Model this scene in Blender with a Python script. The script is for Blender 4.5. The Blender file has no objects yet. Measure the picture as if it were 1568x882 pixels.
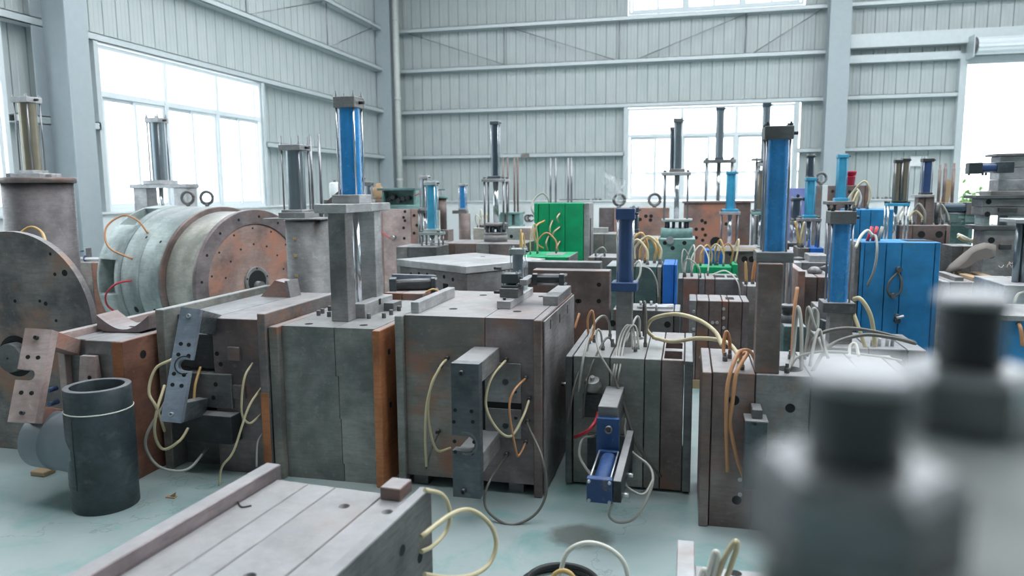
import bpy, math, random
from mathutils import Vector as V, Matrix
random.seed(7)
S = bpy.context.scene
COL = S.collection

# ------------------------------------------------------------------ camera
EYE = 1.6
FPX, PIT, ROL, YAW = 1129.34, 0.130288, -0.007436, 0.233821
FW = V((-math.sin(YAW)*math.cos(PIT), math.cos(YAW)*math.cos(PIT), -math.sin(PIT)))
_r = V((math.cos(YAW), math.sin(YAW), 0)); _u = _r.cross(FW)
RT = _r*math.cos(ROL)+_u*math.sin(ROL); UP = -_r*math.sin(ROL)+_u*math.cos(ROL)
CAM = V((0, 0, EYE))
cd = bpy.data.cameras.new('camera'); co = bpy.data.objects.new('camera', cd); COL.objects.link(co)
m = Matrix((RT, UP, -FW)).transposed().to_4x4(); m.translation = CAM
co.matrix_world = m
cd.sensor_width = 36; cd.lens = FPX/1568*36; cd.clip_start = .02; cd.clip_end = 300
cd.dof.use_dof = True; cd.dof.focus_distance = 4.4; cd.dof.aperture_fstop = 2.0
S.camera = co

# ------------------------------------------------------------------ world and daylight
w = bpy.data.worlds.new('overcast_sky'); S.world = w; w.use_nodes = True
bg = w.node_tree.nodes['Background']; bg.inputs[0].default_value = (.90, .96, 1, 1); bg.inputs[1].default_value = 4.5
S.view_settings.view_transform = 'Standard'; S.view_settings.look = 'None'
S.view_settings.gamma = 1; S.view_settings.exposure = 0.12; S.view_settings.use_curve_mapping = False
SKYLIGHT = 8.5

def portal(name, loc, rot, sx, sy):
    l = bpy.data.lights.new(name, 'AREA'); l.shape = 'RECTANGLE'; l.size = sx; l.size_y = sy
    l.cycles.is_portal = True
    o = bpy.data.objects.new(name, l); COL.objects.link(o); o.location = loc; o.rotation_euler = rot
portal('daylight_portal', (-8.6, 11.3, 2.56), (0, math.radians(-90), 0), 2.4, 4.2)
portal('daylight_portal', (-8.6, 5.6, 2.56), (0, math.radians(-90), 0), 2.4, 4.2)
portal('daylight_portal', (.5, 20.4, 2.56), (math.radians(-90), 0, 0), 4.2, 2.4)
portal('daylight_portal', (8.4, 20.4, 2.3), (math.radians(-90), 0, 0), 4.2, 4.5)

# ------------------------------------------------------------------ photo pixel -> place
def ray(px, py): return FW + RT*((px-784)/FPX) - UP*((py-441)/FPX)
def G(px, py, z=0.):
    d = ray(px, py); return CAM + d*((z-EYE)/d.z)
def AT(px, py, Y):
    d = ray(px, py); return CAM + d*(Y/d.y)
def ATX(px, py, X):
    d = ray(px, py); return CAM + d*(X/d.x)
def hit(px, py, P, n):
    d = ray(px, py); return CAM + d*((P-CAM).dot(n)/d.dot(n))
def dep(P): return (P-CAM).dot(FW)
def mpp(px, py, Y): return dep(AT(px, py, Y))/FPX      # metres per photo pixel at that depth

# ------------------------------------------------------------------ geometry
def basis(n):
    n = V(n).normalized()
    a = V((0, 0, 1)) if abs(n.z) < .9 else V((1, 0, 0))
    u = a.cross(n).normalized(); return u, n.cross(u), n
class M:
    def __init__(s): s.v = []; s.f = []; s.sm = []
    def add(s, vs, fs, sm=False):
        o = len(s.v); s.v += [V(p) for p in vs]
        for f in fs: s.f.append([i+o for i in f]); s.sm.append(sm)
        return s
    def box(s, x0, x1, y0, y1, z0, z1):
        vs = [(x, y, z) for z in (z0, z1) for y in (y0, y1) for x in (x0, x1)]
        return s.add(vs, [(0,2,3,1),(4,5,7,6),(0,1,5,4),(2,6,7,3),(0,4,6,2),(1,3,7,5)])
    def cbox(s, x0, x1, y0, y1, z0, z1, b=.004):
        b = min(b, (x1-x0)*.3, (y1-y0)*.3, (z1-z0)*.3)
        lo = (x0, y0, z0); hi = (x1, y1, z1); vs = []; idx = {}
        for sx in (0, 1):
            for sy in (0, 1):
                for sz in (0, 1):
                    c = [(hi if q else lo)[k] for k, q in enumerate((sx, sy, sz))]
                    ins = [(-b if q else b) for q in (sx, sy, sz)]
                    for k in range(3):
                        p = [c[j]+(ins[j] if j != k else 0) for j in range(3)]
                        idx[(sx, sy, sz, k)] = len(vs); vs.append(p)
        fs = []
        ce = V(((x0+x1)/2, (y0+y1)/2, (z0+z1)/2))
        def face(l):
            a, c_, d = V(vs[l[0]]), V(vs[l[1]]), V(vs[l[2]])
            n = (c_-a).cross(d-c_); mid = sum((V(vs[i]) for i in l), V())/len(l)
            fs.append(l if n.dot(mid-ce) > 0 else l[::-1])
        for k in range(3):
            o1, o2 = [j for j in range(3) if j != k]
            for q in (0, 1):
                l = []
                for a, c_ in ((0,0),(1,0),(1,1),(0,1)):
                    t = [0,0,0]; t[k] = q; t[o1] = a; t[o2] = c_; l.append(idx[(*t, k)])
                face(l)
            for a in (0, 1):
                for c_ in (0, 1):
                    t0 = [0,0,0]; t0[o1] = a; t0[o2] = c_; t1 = t0[:]; t1[k] = 1
                    face([idx[(*t0, o1)], idx[(*t1, o1)], idx[(*t1, o2)], idx[(*t0, o2)]])
        for sx in (0, 1):
            for sy in (0, 1):
                for sz in (0, 1): face([idx[(sx, sy, sz, k)] for k in range(3)])
        return s.add(vs, fs)
    def lathe(s, prof, c=(0,0,0), ax=(0,0,1), n=24, smooth=True, a0=0):
        u, w_, k = basis(ax); c = V(c); rings = []
        for r, h in prof:
            if r < 1e-6: rings.append([len(s.v)]); s.v.append(c+k*h)
            else:
                rings.append(list(range(len(s.v), len(s.v)+n)))
                for i in range(n):
                    t = 2*math.pi*i/n+a0; s.v.append(c+u*(r*math.cos(t))+w_*(r*math.sin(t))+k*h)
        for (A, B), (p, q) in zip(zip(rings, rings[1:]), zip(prof, prof[1:])):
            flat = abs(p[1]-q[1]) < 1e-6
            for i in range(n):
                j = (i+1) % n
                if len(A) == 1 and len(B) == 1: continue
                if len(A) == 1: f = [A[0], B[i], B[j]][::-1] if False else [A[0], B[j], B[i]]
                elif len(B) == 1: f = [A[i], A[j], B[0]]
                else: f = [A[i], A[j], B[j], B[i]]
                s.f.append(f); s.sm.append(smooth and not flat)
        return s
    def cyl(s, c, ax, r, h, n=20, bev=0):
        if bev: return s.lathe([(0,0),(r-bev,0),(r,bev),(r,h-bev),(r-bev,h),(0,h)], c, ax, n)
        return s.lathe([(0,0),(r,0),(r,h),(0,h)], c, ax, n)
    def rod(s, a, b, r, n=10): a, b = V(a), V(b); return s.cyl(a, b-a, r, (b-a).length, n)
    def tube(s, pts, r, n=8, sub=6):
        P = [V(p) for p in pts]
        if len(P) > 2:
            Q = [P[0]*2-P[1]]+P+[P[-1]*2-P[-2]]; out = []
            for i in range(1, len(Q)-2):
                a, b, c, d = Q[i-1:i+3]
                for k in range(sub):
                    t = k/sub
                    out.append(.5*((2*b)+(c-a)*t+(2*a-5*b+4*c-d)*t*t+(3*b-a-3*c+d)*t**3))
            out.append(P[-1]); P = out
        o = len(s.v); u = None
        for i, p in enumerate(P):
            t = (P[min(i+1, len(P)-1)]-P[max(i-1, 0)]).normalized()
            if u is None: u = basis(t)[0]
            u = (u-t*u.dot(t)).normalized(); w_ = t.cross(u)
            for j in range(n):
                a = 2*math.pi*j/n; s.v.append(p+u*(r*math.cos(a))+w_*(r*math.sin(a)))
        for i in range(len(P)-1):
            for j in range(n):
                k = (j+1) % n
                s.f.append([o+i*n+j, o+i*n+k, o+(i+1)*n+k, o+(i+1)*n+j]); s.sm.append(True)
        s.f.append([o+j for j in range(n)][::-1]); s.sm.append(False)
        e = o+(len(P)-1)*n; s.f.append([e+j for j in range(n)]); s.sm.append(False)
        return s
    def prism(s, poly, o, u, v, d):
        """outline poly (2-D, in the u,v plane at o) pushed along d"""
        o, u, v, d = V(o), V(u), V(v), V(d); n = len(poly)
        ar = sum(poly[i][0]*poly[(i+1) % n][1]-poly[(i+1) % n][0]*poly[i][1] for i in range(n))
        if (ar > 0) != (u.cross(v).dot(d) < 0): poly = poly[::-1]
        a = [o+u*p+v*q for p, q in poly]; b = [p+d for p in a]
        fs = [list(range(n)), list(range(2*n-1, n-1, -1))]
        fs += [[i, i+n, (i+1) % n+n, (i+1) % n] for i in range(n)]
        return s.add(a+b, fs)
    def torus(s, c, ax, R, r, n=28, k=10, a0=0, a1=2*math.pi):
        u, w_, t = basis(ax)
        full = abs(a1-a0-2*math.pi) < 1e-4
        pts = [V(c)+u*(R*math.cos(a0+(a1-a0)*i/n))+w_*(R*math.sin(a0+(a1-a0)*i/n)) for i in range(n+1)]
        return s.tube_raw(pts, r, k)
    def tube_raw(s, pts, r, k):
        keep = M.tube
        return keep(s, pts, r, k, 1)
    def ref(s, o, a, b, c):
        """move from a local frame (a,b,c axes at o)"""
        s.v = [V(o)+V(a)*p.x+V(b)*p.y+V(c)*p.z for p in s.v]; return s

# ------------------------------------------------------------------ objects
def mesh_obj(name, g, mat, loc=None):
    me = bpy.data.meshes.new(name)
    vs = g.v if loc is None else [p-loc for p in g.v]
    me.from_pydata([p[:] for p in vs], [], g.f)
    me.polygons.foreach_set('use_smooth', g.sm)
    me.materials.append(MAT[mat]); me.update()
    o = bpy.data.objects.new(name, me); COL.objects.link(o); return o
class T:
    """one thing: an Empty at its base, parts as children"""
    def __init__(s, name, label, cat, loc, rz=0, group=None):
        s.o = bpy.data.objects.new(name, None); COL.objects.link(s.o); s.o.empty_display_size = .1
        s.loc = V(loc); s.o.location = s.loc; s.o.rotation_euler = (0, 0, rz)
        s.off = s.loc if rz == 0 else V((0, 0, 0))
        s.o['label'] = label; s.o['category'] = cat
        if group: s.o['group'] = group
    def p(s, name, g, mat, parent=None, label=None):
        o = mesh_obj(name, g, mat, s.off); o.parent = parent or s.o
        if label: o['label'] = label
        return o
def solo(name, g, mat, label, cat, group=None):
    lo = V((sum(p.x for p in g.v)/len(g.v), sum(p.y for p in g.v)/len(g.v), min(p.z for p in g.v)))
    o = mesh_obj(name, g, mat, lo); o.location = lo
    o['label'] = label; o['category'] = cat
    if group: o['group'] = group
    return o
def struct(name, g=None, mat=None, label=None, loc=(0,0,0)):
    if g is None:
        o = bpy.data.objects.new(name, None); COL.objects.link(o); o.location = loc
    else: o = mesh_obj(name, g, mat)
    o['kind'] = 'structure'
    if label: o['label'] = label
    return o
def sub(parent, name, g, mat):
    o = mesh_obj(name, g, mat, V(parent.location)); o.parent = parent; return o
def cut(o, cutters, off=None):
    """drill real holes: cutters is a mesh builder in the same coordinates as the object"""
    bpy.context.view_layer.update()
    c = mesh_obj('cutter', cutters, 'hole', off)
    c.matrix_world = o.matrix_world
    md = o.modifiers.new('drill', 'BOOLEAN'); md.object = c; md.operation = 'DIFFERENCE'; md.solver = 'EXACT'
    dg = bpy.context.evaluated_depsgraph_get(); dg.update()
    me = bpy.data.meshes.new_from_object(o.evaluated_get(dg)); old = o.data
    o.modifiers.remove(md); o.data = me; bpy.data.meshes.remove(old)
    cm = c.data; bpy.data.objects.remove(c); bpy.data.meshes.remove(cm)

# ------------------------------------------------------------------ materials
MAT = {}
def nodes(name):
    m_ = bpy.data.materials.new(name); m_.use_nodes = True; MAT[name] = m_
    nt = m_.node_tree; return m_, nt, nt.nodes['Principled BSDF']
def N(nt, t, **k):
    n = nt.nodes.new(t)
    for a, b in k.items():
        if a.startswith('i_'): n.inputs[a[2:].replace('_', ' ')].default_value = b
        else: setattr(n, a, b)
    return n
def L(nt, a, b): nt.links.new(a, b)
def rgba(c): return (c[0], c[1], c[2], 1)
def coords(nt, jitter=True):
    tc = N(nt, 'ShaderNodeTexCoord')
    if not jitter: return tc.outputs['Object']
    oi = N(nt, 'ShaderNodeObjectInfo')
    mu = N(nt, 'ShaderNodeVectorMath', operation='MULTIPLY_ADD')
    cb = N(nt, 'ShaderNodeCombineXYZ')
    for i in range(3): L(nt, oi.outputs['Random'], cb.inputs[i])
    L(nt, cb.outputs[0], mu.inputs[0]); mu.inputs[1].default_value = (37, 53, 71); L(nt, tc.outputs['Object'], mu.inputs[2])
    return mu.outputs[0]
def noise(nt, vec, scale, detail=5, rough=.6, dist=0):
    n = N(nt, 'ShaderNodeTexNoise'); n.inputs['Scale'].default_value = scale; n.inputs['Detail'].default_value = detail
    n.inputs['Roughness'].default_value = rough; n.inputs['Distortion'].default_value = dist
    L(nt, vec, n.inputs['Vector']); return n.outputs['Fac']
def ramp(nt, fac, lo, hi, a=0., b=1.):
    r = N(nt, 'ShaderNodeMapRange'); r.inputs[1].default_value = lo; r.inputs[2].default_value = hi
    r.inputs[3].default_value = a; r.inputs[4].default_value = b; L(nt, fac, r.inputs[0]); return r.outputs[0]
def mix(nt, fac, a, b):
    n = N(nt, 'ShaderNodeMix', data_type='RGBA')
    if hasattr(fac, 'is_linked'): L(nt, fac, n.inputs[0])
    else: n.inputs[0].default_value = fac
    for sock, c in ((n.inputs[6], a), (n.inputs[7], b)):
        if isinstance(c, tuple): sock.default_value = rgba(c)
        else: L(nt, c, sock)
    return n.outputs[2]
def steel(name, c1, c2, rust=(.20,.10,.07), amt=.3, rough=.42, metal=.3, scale=3., streak=True, fine=.5, bump=.15, top_light=.75):
    m_, nt, b = nodes(name); v = coords(nt)
    base = mix(nt, ramp(nt, noise(nt, v, scale, 7, .62), .36, .64), tuple(x*.62 for x in c1), tuple(x*1.12 for x in c2))
    base = mix(nt, ramp(nt, noise(nt, v, scale*.45, 6, .6, .6), .5, .68, 0, .65), base, tuple(x*.5 for x in c1))
    sc = N(nt, 'ShaderNodeMapping'); sc.inputs['Scale'].default_value = (2, 2, 14) if streak else (6, 6, 6); L(nt, v, sc.inputs[0])
    g_ = noise(nt, sc.outputs[0], 5, 6, .7)
    k = tuple(x*.55 for x in c1)
    base = mix(nt, ramp(nt, g_, .45, .8, 0, fine), base, k)
    lt = tuple(min(1, x*1.5+.02) for x in c2)
    base = mix(nt, ramp(nt, noise(nt, v, 26, 4, .7), .58, .8, 0, .45), base, lt)
    if amt > 0:
        rm = ramp(nt, noise(nt, v, scale*.8, 7, .65, .4), .62-.3*amt, .78-.3*amt)
        base = mix(nt, rm, base, rust)
    # level faces coloured paler, painting in the light from overhead
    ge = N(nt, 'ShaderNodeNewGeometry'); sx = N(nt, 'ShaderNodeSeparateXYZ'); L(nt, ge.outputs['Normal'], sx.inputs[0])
    top_fac = N(nt, 'ShaderNodeMath', operation='MULTIPLY'); L(nt, ramp(nt, sx.outputs[2], .75, .97), top_fac.inputs[0]); L(nt, ramp(nt, noise(nt, v, 4, 8, .7), .3, .65, top_light*.5, top_light), top_fac.inputs[1])
    base = mix(nt, top_fac.outputs[0], base, (.42,.42,.435))
    L(nt, base, b.inputs['Base Color'])
    b.inputs['Metallic'].default_value = metal
    L(nt, ramp(nt, g_, .3, .7, rough-.1, rough+.15), b.inputs['Roughness'])
    bp = N(nt, 'ShaderNodeBump'); bp.inputs['Strength'].default_value = bump; bp.inputs['Distance'].default_value = .004
    L(nt, noise(nt, v, 60, 4, .7), bp.inputs['Height']); L(nt, bp.outputs[0], b.inputs['Normal'])
    return m_
def paint(name, c, worn=(.25,.25,.25), amt=.2, rough=.4, metal=0., dark=.7, scale=6):
    m_, nt, b = nodes(name); v = coords(nt)
    base = mix(nt, ramp(nt, noise(nt, v, scale, 6), .35, .7), c, tuple(x*dark for x in c))
    if amt: base = mix(nt, ramp(nt, noise(nt, v, scale*2.2, 8, .7), .70-.25*amt, .78-.2*amt), base, worn)
    L(nt, base, b.inputs['Base Color']); b.inputs['Metallic'].default_value = metal
    L(nt, ramp(nt, noise(nt, v, 20), .3, .7, rough-.08, rough+.12), b.inputs['Roughness'])
def plain(name, c, rough=.5, metal=0., var=.15):
    m_, nt, b = nodes(name)
    if var:
        v = coords(nt); L(nt, mix(nt, ramp(nt, noise(nt, v, 9), .3, .7), c, tuple(x*(1-var) for x in c)), b.inputs['Base Color'])
    else: b.inputs['Base Color'].default_value = rgba(c)
    b.inputs['Roughness'].default_value = rough; b.inputs['Metallic'].default_value = metal

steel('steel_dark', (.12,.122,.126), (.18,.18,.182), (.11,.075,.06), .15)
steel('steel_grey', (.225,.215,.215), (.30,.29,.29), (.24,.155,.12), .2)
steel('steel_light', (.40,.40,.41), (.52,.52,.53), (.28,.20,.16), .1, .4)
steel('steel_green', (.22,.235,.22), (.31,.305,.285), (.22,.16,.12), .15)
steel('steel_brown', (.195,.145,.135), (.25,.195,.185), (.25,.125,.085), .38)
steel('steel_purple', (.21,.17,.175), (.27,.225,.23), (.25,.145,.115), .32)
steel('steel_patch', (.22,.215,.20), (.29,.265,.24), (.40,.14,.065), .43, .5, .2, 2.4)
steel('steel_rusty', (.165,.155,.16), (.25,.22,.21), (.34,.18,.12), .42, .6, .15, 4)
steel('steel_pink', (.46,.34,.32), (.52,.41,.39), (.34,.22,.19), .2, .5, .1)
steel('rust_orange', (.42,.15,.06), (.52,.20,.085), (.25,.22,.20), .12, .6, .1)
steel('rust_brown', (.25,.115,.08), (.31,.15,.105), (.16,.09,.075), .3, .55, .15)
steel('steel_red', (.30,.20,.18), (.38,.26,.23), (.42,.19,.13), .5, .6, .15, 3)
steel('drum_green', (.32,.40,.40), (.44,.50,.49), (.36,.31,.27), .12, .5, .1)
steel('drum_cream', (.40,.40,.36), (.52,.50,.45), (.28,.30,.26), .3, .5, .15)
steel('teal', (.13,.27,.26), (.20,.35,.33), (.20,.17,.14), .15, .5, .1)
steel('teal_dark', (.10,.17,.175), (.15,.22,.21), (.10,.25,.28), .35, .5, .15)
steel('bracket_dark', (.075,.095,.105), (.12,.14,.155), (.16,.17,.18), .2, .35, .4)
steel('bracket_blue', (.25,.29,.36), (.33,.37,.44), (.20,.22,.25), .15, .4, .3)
steel('nut_metal', (.20,.21,.22), (.30,.31,.32), (.2,.2,.2), 0, .28, .7, bump=.05, top_light=.7)
steel('head_green', (.13,.155,.15), (.19,.21,.20), (.12,.12,.11), .1, .5, .2, top_light=.12)
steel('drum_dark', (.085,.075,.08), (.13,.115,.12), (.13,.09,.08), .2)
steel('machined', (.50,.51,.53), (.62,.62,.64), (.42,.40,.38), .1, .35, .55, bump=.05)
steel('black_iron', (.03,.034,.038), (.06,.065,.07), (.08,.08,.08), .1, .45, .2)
paint('paint_blue', (.03,.26,.62), (.05,.28,.42), .3, .22, scale=7)
paint('paint_blue_bright', (.025,.28,.68), (.04,.18,.34), .2, .2)
paint('paint_blue_block', (.03,.27,.58), (.06,.22,.28), .5, .42, dark=.62)
paint('paint_royal', (.02,.17,.62), (.02,.10,.35), .2, .4)
paint('paint_cyan', (.05,.36,.58), (.10,.30,.40), .25, .4)
paint('paint_navy', (.03,.075,.20), (.10,.12,.16), .15, .4)
paint('paint_deepblue', (.018,.065,.20), (.13,.12,.13), .4, .45)
paint('paint_green', (.0,.36,.145), (.02,.26,.12), .3, .45)
paint('paint_lilac', (.22,.26,.55), (.18,.20,.4), .2, .5)
plain('chrome', (.62,.64,.67), .18, .95, .1)
plain('rod_steel', (.30,.30,.32), .3, .8)
plain('bronze', (.27,.24,.18), .3, .6)
plain('cyl_grey', (.22,.26,.29), .28, .7)
plain('cyl_slate', (.07,.10,.13), .3, .5)
plain('nut_steel', (.50,.51,.53), .35, .6)
plain('hole', (.008,.009,.01), .8, 0, 0)
plain('rubber', (.02,.022,.024), .5)
plain('hose_cream', (.60,.52,.33), .45)
plain('hose_white', (.74,.73,.66), .4)
plain('hose_amber', (.62,.40,.16), .4)
plain('hose_orange', (.55,.27,.13), .4)
plain('hose_grey', (.34,.34,.31), .4)
plain('hose_dark', (.13,.125,.11), .4)
plain('hose_red', (.60,.05,.07), .4)
steel('tee_plastic', (.028,.045,.055), (.05,.068,.078), (.12,.14,.15), .12, .42, 0, 5, fine=.3, top_light=.45)
plain('plastic_grey', (.16,.19,.22), .4)
plain('wood', (.42,.30,.18), .7)
plain('card', (.36,.24,.14), .8)
plain('canvas', (.20,.18,.165), .9)
plain('white_paint', (.72,.75,.76), .5)
plain('window_white', (.70,.75,.78), .4, 0, .05)
plain('column_paint', (.37,.42,.45), .45, 0, .08)
plain('girt_paint', (.56,.61,.63), .4, .2, .08)
plain('pipe_white', (.58,.60,.58), .4)
plain('red_plastic', (.45,.01,.05), .4)
plain('leaf', (.10,.22,.05), .6)
plain('label_white', (.75,.77,.78), .6)
plain('chalk', (.75,.6,.55), .8, 0, 0)
plain('outdoor_ground', (.5,.5,.48), .9)
# wall sheet: pale grey-green coated steel, faint dust
m_, nt, b = nodes('sheet'); v = coords(nt)
c_ = mix(nt, ramp(nt, noise(nt, v, 1.5), .3, .7), (.40,.445,.45), (.46,.50,.50))
L(nt, c_, b.inputs['Base Color']); b.inputs['Roughness'].default_value = .42
m_, nt, b = nodes('masonry'); v = coords(nt)
L(nt, mix(nt, ramp(nt, noise(nt, v, 2.2, 8), .5, .75), (.70,.73,.74), (.52,.53,.52)), b.inputs['Base Color']); b.inputs['Roughness'].default_value = .8
# floor: worn sea-green coating over grey concrete, oil stains
m_, nt, b = nodes('floor_coating'); v = coords(nt, False)
a = mix(nt, ramp(nt, noise(nt, v, .9, 8, .6), .35, .65), (.27,.365,.365), (.37,.42,.425))
a = mix(nt, ramp(nt, noise(nt, v, 2.6, 9, .65, .5), .50, .66), a, (.20,.35,.34))
a = mix(nt, ramp(nt, noise(nt, v, 1.7, 9, .7, .8), .55, .74), a, (.34,.36,.35))
a = mix(nt, ramp(nt, noise(nt, v, 34, 5, .8), .66, .74), a, (.16,.17,.16))
vo = N(nt, 'ShaderNodeTexVoronoi', feature='DISTANCE_TO_EDGE'); vo.inputs['Scale'].default_value = .55
wp = N(nt, 'ShaderNodeMixRGB'); 
dv = N(nt, 'ShaderNodeVectorMath', operation='ADD'); L(nt, v, dv.inputs[0])
nz = N(nt, 'ShaderNodeTexNoise'); nz.inputs['Scale'].default_value = 3; nz.inputs['Detail'].default_value = 6; L(nt, v, nz.inputs['Vector']); L(nt, nz.outputs['Color'], dv.inputs[1])
L(nt, dv.outputs[0], vo.inputs['Vector'])
a = mix(nt, ramp(nt, vo.outputs['Distance'], .0, .004, .5, 0), a, (.13,.15,.15))
# one oil patch by the blue side cylinder
ds = N(nt, 'ShaderNodeVectorMath', operation='DISTANCE'); mp = N(nt, 'ShaderNodeMapping'); mp.inputs['Scale'].default_value = (1, 1.25, 1); L(nt, v, mp.inputs[0])
L(nt, mp.outputs[0], ds.inputs[0]); oc = G(888, 821); ds.inputs[1].default_value = (oc.x, oc.y*1.25, 0)
ad = N(nt, 'ShaderNodeMath', operation='MULTIPLY_ADD'); L(nt, noise(nt, v, 8, 3), ad.inputs[0]); ad.inputs[1].default_value = .12; L(nt, ds.outputs['Value'], ad.inputs[2])
a = mix(nt, ramp(nt, ad.outputs[0], .17, .235, .8, 0), a, (.10,.11,.10))
L(nt, a, b.inputs['Base Color'])
L(nt, ramp(nt, noise(nt, v, 3, 6), .3, .7, .28, .55), b.inputs['Roughness'])
# thin clear pane
m_ = bpy.data.materials.new('glass'); m_.use_nodes = True; MAT['glass'] = m_; nt = m_.node_tree; nt.nodes.clear()
ou = N(nt, 'ShaderNodeOutputMaterial'); tr = N(nt, 'ShaderNodeBsdfTransparent'); tr.inputs[0].default_value = (.93,.96,.97,1)
gl = N(nt, 'ShaderNodeBsdfGlossy'); gl.inputs['Roughness'].default_value = .03; mx = N(nt, 'ShaderNodeMixShader'); mx.inputs[0].default_value = .06
L(nt, tr.outputs[0], mx.inputs[1]); L(nt, gl.outputs[0], mx.inputs[2]); L(nt, mx.outputs[0], ou.inputs[0])
m_ = bpy.data.materials.new('film'); m_.use_nodes = True; MAT['film'] = m_; nt = m_.node_tree; nt.nodes.clear()
ou = N(nt, 'ShaderNodeOutputMaterial'); tr = N(nt, 'ShaderNodeBsdfTransparent'); gl = N(nt, 'ShaderNodeBsdfDiffuse'); gl.inputs[0].default_value = (.8,.83,.85,1)
mx = N(nt, 'ShaderNodeMixShader'); mx.inputs[0].default_value = .22; L(nt, tr.outputs[0], mx.inputs[1]); L(nt, gl.outputs[0], mx.inputs[2]); L(nt, mx.outputs[0], ou.inputs[0])
# translucent roof sheet: the daylight that falls in through the roof
m_ = bpy.data.materials.new('rooflight'); m_.use_nodes = True; MAT['rooflight'] = m_; nt = m_.node_tree; nt.nodes.clear()
ou = N(nt, 'ShaderNodeOutputMaterial'); em = N(nt, 'ShaderNodeEmission'); em.inputs[0].default_value = (.93,.97,1,1); em.inputs[1].default_value = SKYLIGHT; L(nt, em.outputs[0], ou.inputs[0])

# ================================================================== THE HALL
YB, XL, XR, YF, ZC = 20.0, -8.24, 13.0, -9.0, 8.6     # girt faces on the back and left walls, other walls, ceiling
SILL, HEAD = 1.345, 3.78
struct('floor', M().box(XL-.4, XR+.3, YF-.3, YB+.4, -.12, 0), 'floor_coating')
cl = struct('ceiling', M().box(XL-.4, XR+.3, YF-.3, YB+.4, ZC+.02, ZC+.1), 'sheet')
for y in (1.8, 4.6, 7.6, 10.8, 14.6):
    sub(cl, 'roof_light', M().box(XL+1, XR-1, y, y+1.15, ZC-.02, ZC), 'rooflight')

def sheet_strip(h0, h1, w=.272):
    """one wall sheet: a flat pan with a folded rib on one edge and two stiffening grooves; local x = along, y = into the room (-), z up"""
    prof = [(0, 0), (.075, 0), (.085, .006), (.095, 0), (.165, 0), (.175, .006), (.185, 0), (w-.024, 0), (w-.020, .03), (w-.008, .03), (w-.004, 0), (w, 0)]
    g = M(); n = len(prof)
    vs = [(x, y, z) for z in (h0, h1) for x, y in prof]
    return g.add(vs, [[i, i+1, i+1+n, i+n] for i in range(n-1)])
SHEETS = {}
def sheets(wall, axis, a0, a1, plane, openings, zlo=SILL-.02, zhi=ZC):
    """openings: (lo, hi, z0, z1) along the wall"""
    w = .272; k = 0; a = a0
    while a < a1-.01:
        mid = a+w/2; segs = [(zlo, zhi)]
        for lo, hi, z0, z1 in openings:
            if lo < mid < hi:
                ns = []
                for s0, s1 in segs:
                    if z1 <= s0 or z0 >= s1: ns.append((s0, s1)); continue
                    if z0 > s0+.05: ns.append((s0, z0))
                    if z1 < s1-.05: ns.append((z1, s1))
                segs = ns
        for s0, s1 in segs:
            key = (round(s0, 3), round(s1, 3))
            if key not in SHEETS:
                o = mesh_obj('wall_sheet', sheet_strip(*key), 'sheet'); SHEETS[key] = o.data
            else:
                o = bpy.data.objects.new('wall_sheet', SHEETS[key]); COL.objects.link(o)
            o.parent = wall
            if axis == 'x': o.location = (a, plane, 0)
            else: o.location = (plane, a, 0); o.rotation_euler = (0, 0, math.pi/2)
        a += w
# --- back wall
DX0, DX1, DZ = 6.36, 10.6, 4.56
wb = struct('wall_back', M().box(XL-.3, DX0-.15, YB+.08, YB+.34, 0, SILL-.03).box(DX1+.15, XR, YB+.08, YB+.34, 0, SILL-.03), 'masonry')
WBX0, WBX1 = -1.62, 2.58
sheets(wb, 'x', XL-.2, XR, YB+.2, [(WBX0, WBX1, 0, HEAD), (WBX0, 2.66, 6.1, 7.9), (DX0, DX1, 0, DZ), (4.4, 8.8, 6.2, 7.9)])
GZ = [2.57, 3.82, 4.95, 6.03, 7.15]
def girt(wall, axis, a0, a1, z):
    h, d = .055, .2
    if axis == 'x':
        g = M().box(a0, a1, YB, YB+d, z-h, z-h+.012).box(a0, a1, YB, YB+.012, z-h, z+h).box(a0, a1, YB, YB+d, z+h-.012, z+h)
    else:
        g = M().box(XL-d, XL, a0, a1, z-h, z-h+.012).box(XL-.012, XL, a0, a1, z-h, z+h).box(XL-d, XL, a0, a1, z+h-.012, z+h)
    sub(wall, 'girt', g, 'girt_paint')
CX0, CX1 = 3.2, 3.68
for z in GZ:
    if z < 3: segs = [(-7.95, WBX0-.06), (WBX1+.07, CX0), (CX1, 6.2)]
    elif z < 4.5: segs = [(-7.95, CX0), (CX1, 6.2)]
    elif z < 5: segs = [(-7.95, CX0)]
    else: segs = [(-7.95, CX0), (CX1, XR)]
    for s0, s1 in segs: girt(wb, 'x', s0, s1, z)
sub(wb, 'lintel_beam', M().box(CX1, XR, YB-.12, YB+.15, 4.98, 5.30), 'girt_paint')
sub(wb, 'lintel_beam', M().box(CX1, 6.2, YB-.02, YB+.15, 4.64, 4.82), 'girt_paint')
q = AT(804, 240, YB); sub(wb, 'splice_plate', M().box(q.x-.12, q.x+.12, YB-.008, YB-.001, 2.57-.06, 2.57+.06), 'steel_grey')
sub(wb, 'sill_ledge', M().box(XL-.2, WBX0, YB+.02, YB+.2, SILL-.03, SILL), 'white_paint')
sub(wb, 'sill_ledge', M().box(WBX1, 6.2, YB+.02, YB+.2, SILL-.03, SILL), 'white_paint')
for x0, x1, r in ((-7.7, -4.9, 1), (-4.8, -1.95, 1), (-1.35, 1.35, 0), (1.5, 3.1, 0)):   # diagonal sag rods between two girts
    z0, z1 = (5.98, 5.0) if r else (5.0, 5.98)
    sub(wb, 'brace_rod', M().rod((x0, YB+.05, z0), (x1, YB+.05, z1), .012, 6), 'rod_steel')
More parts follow.
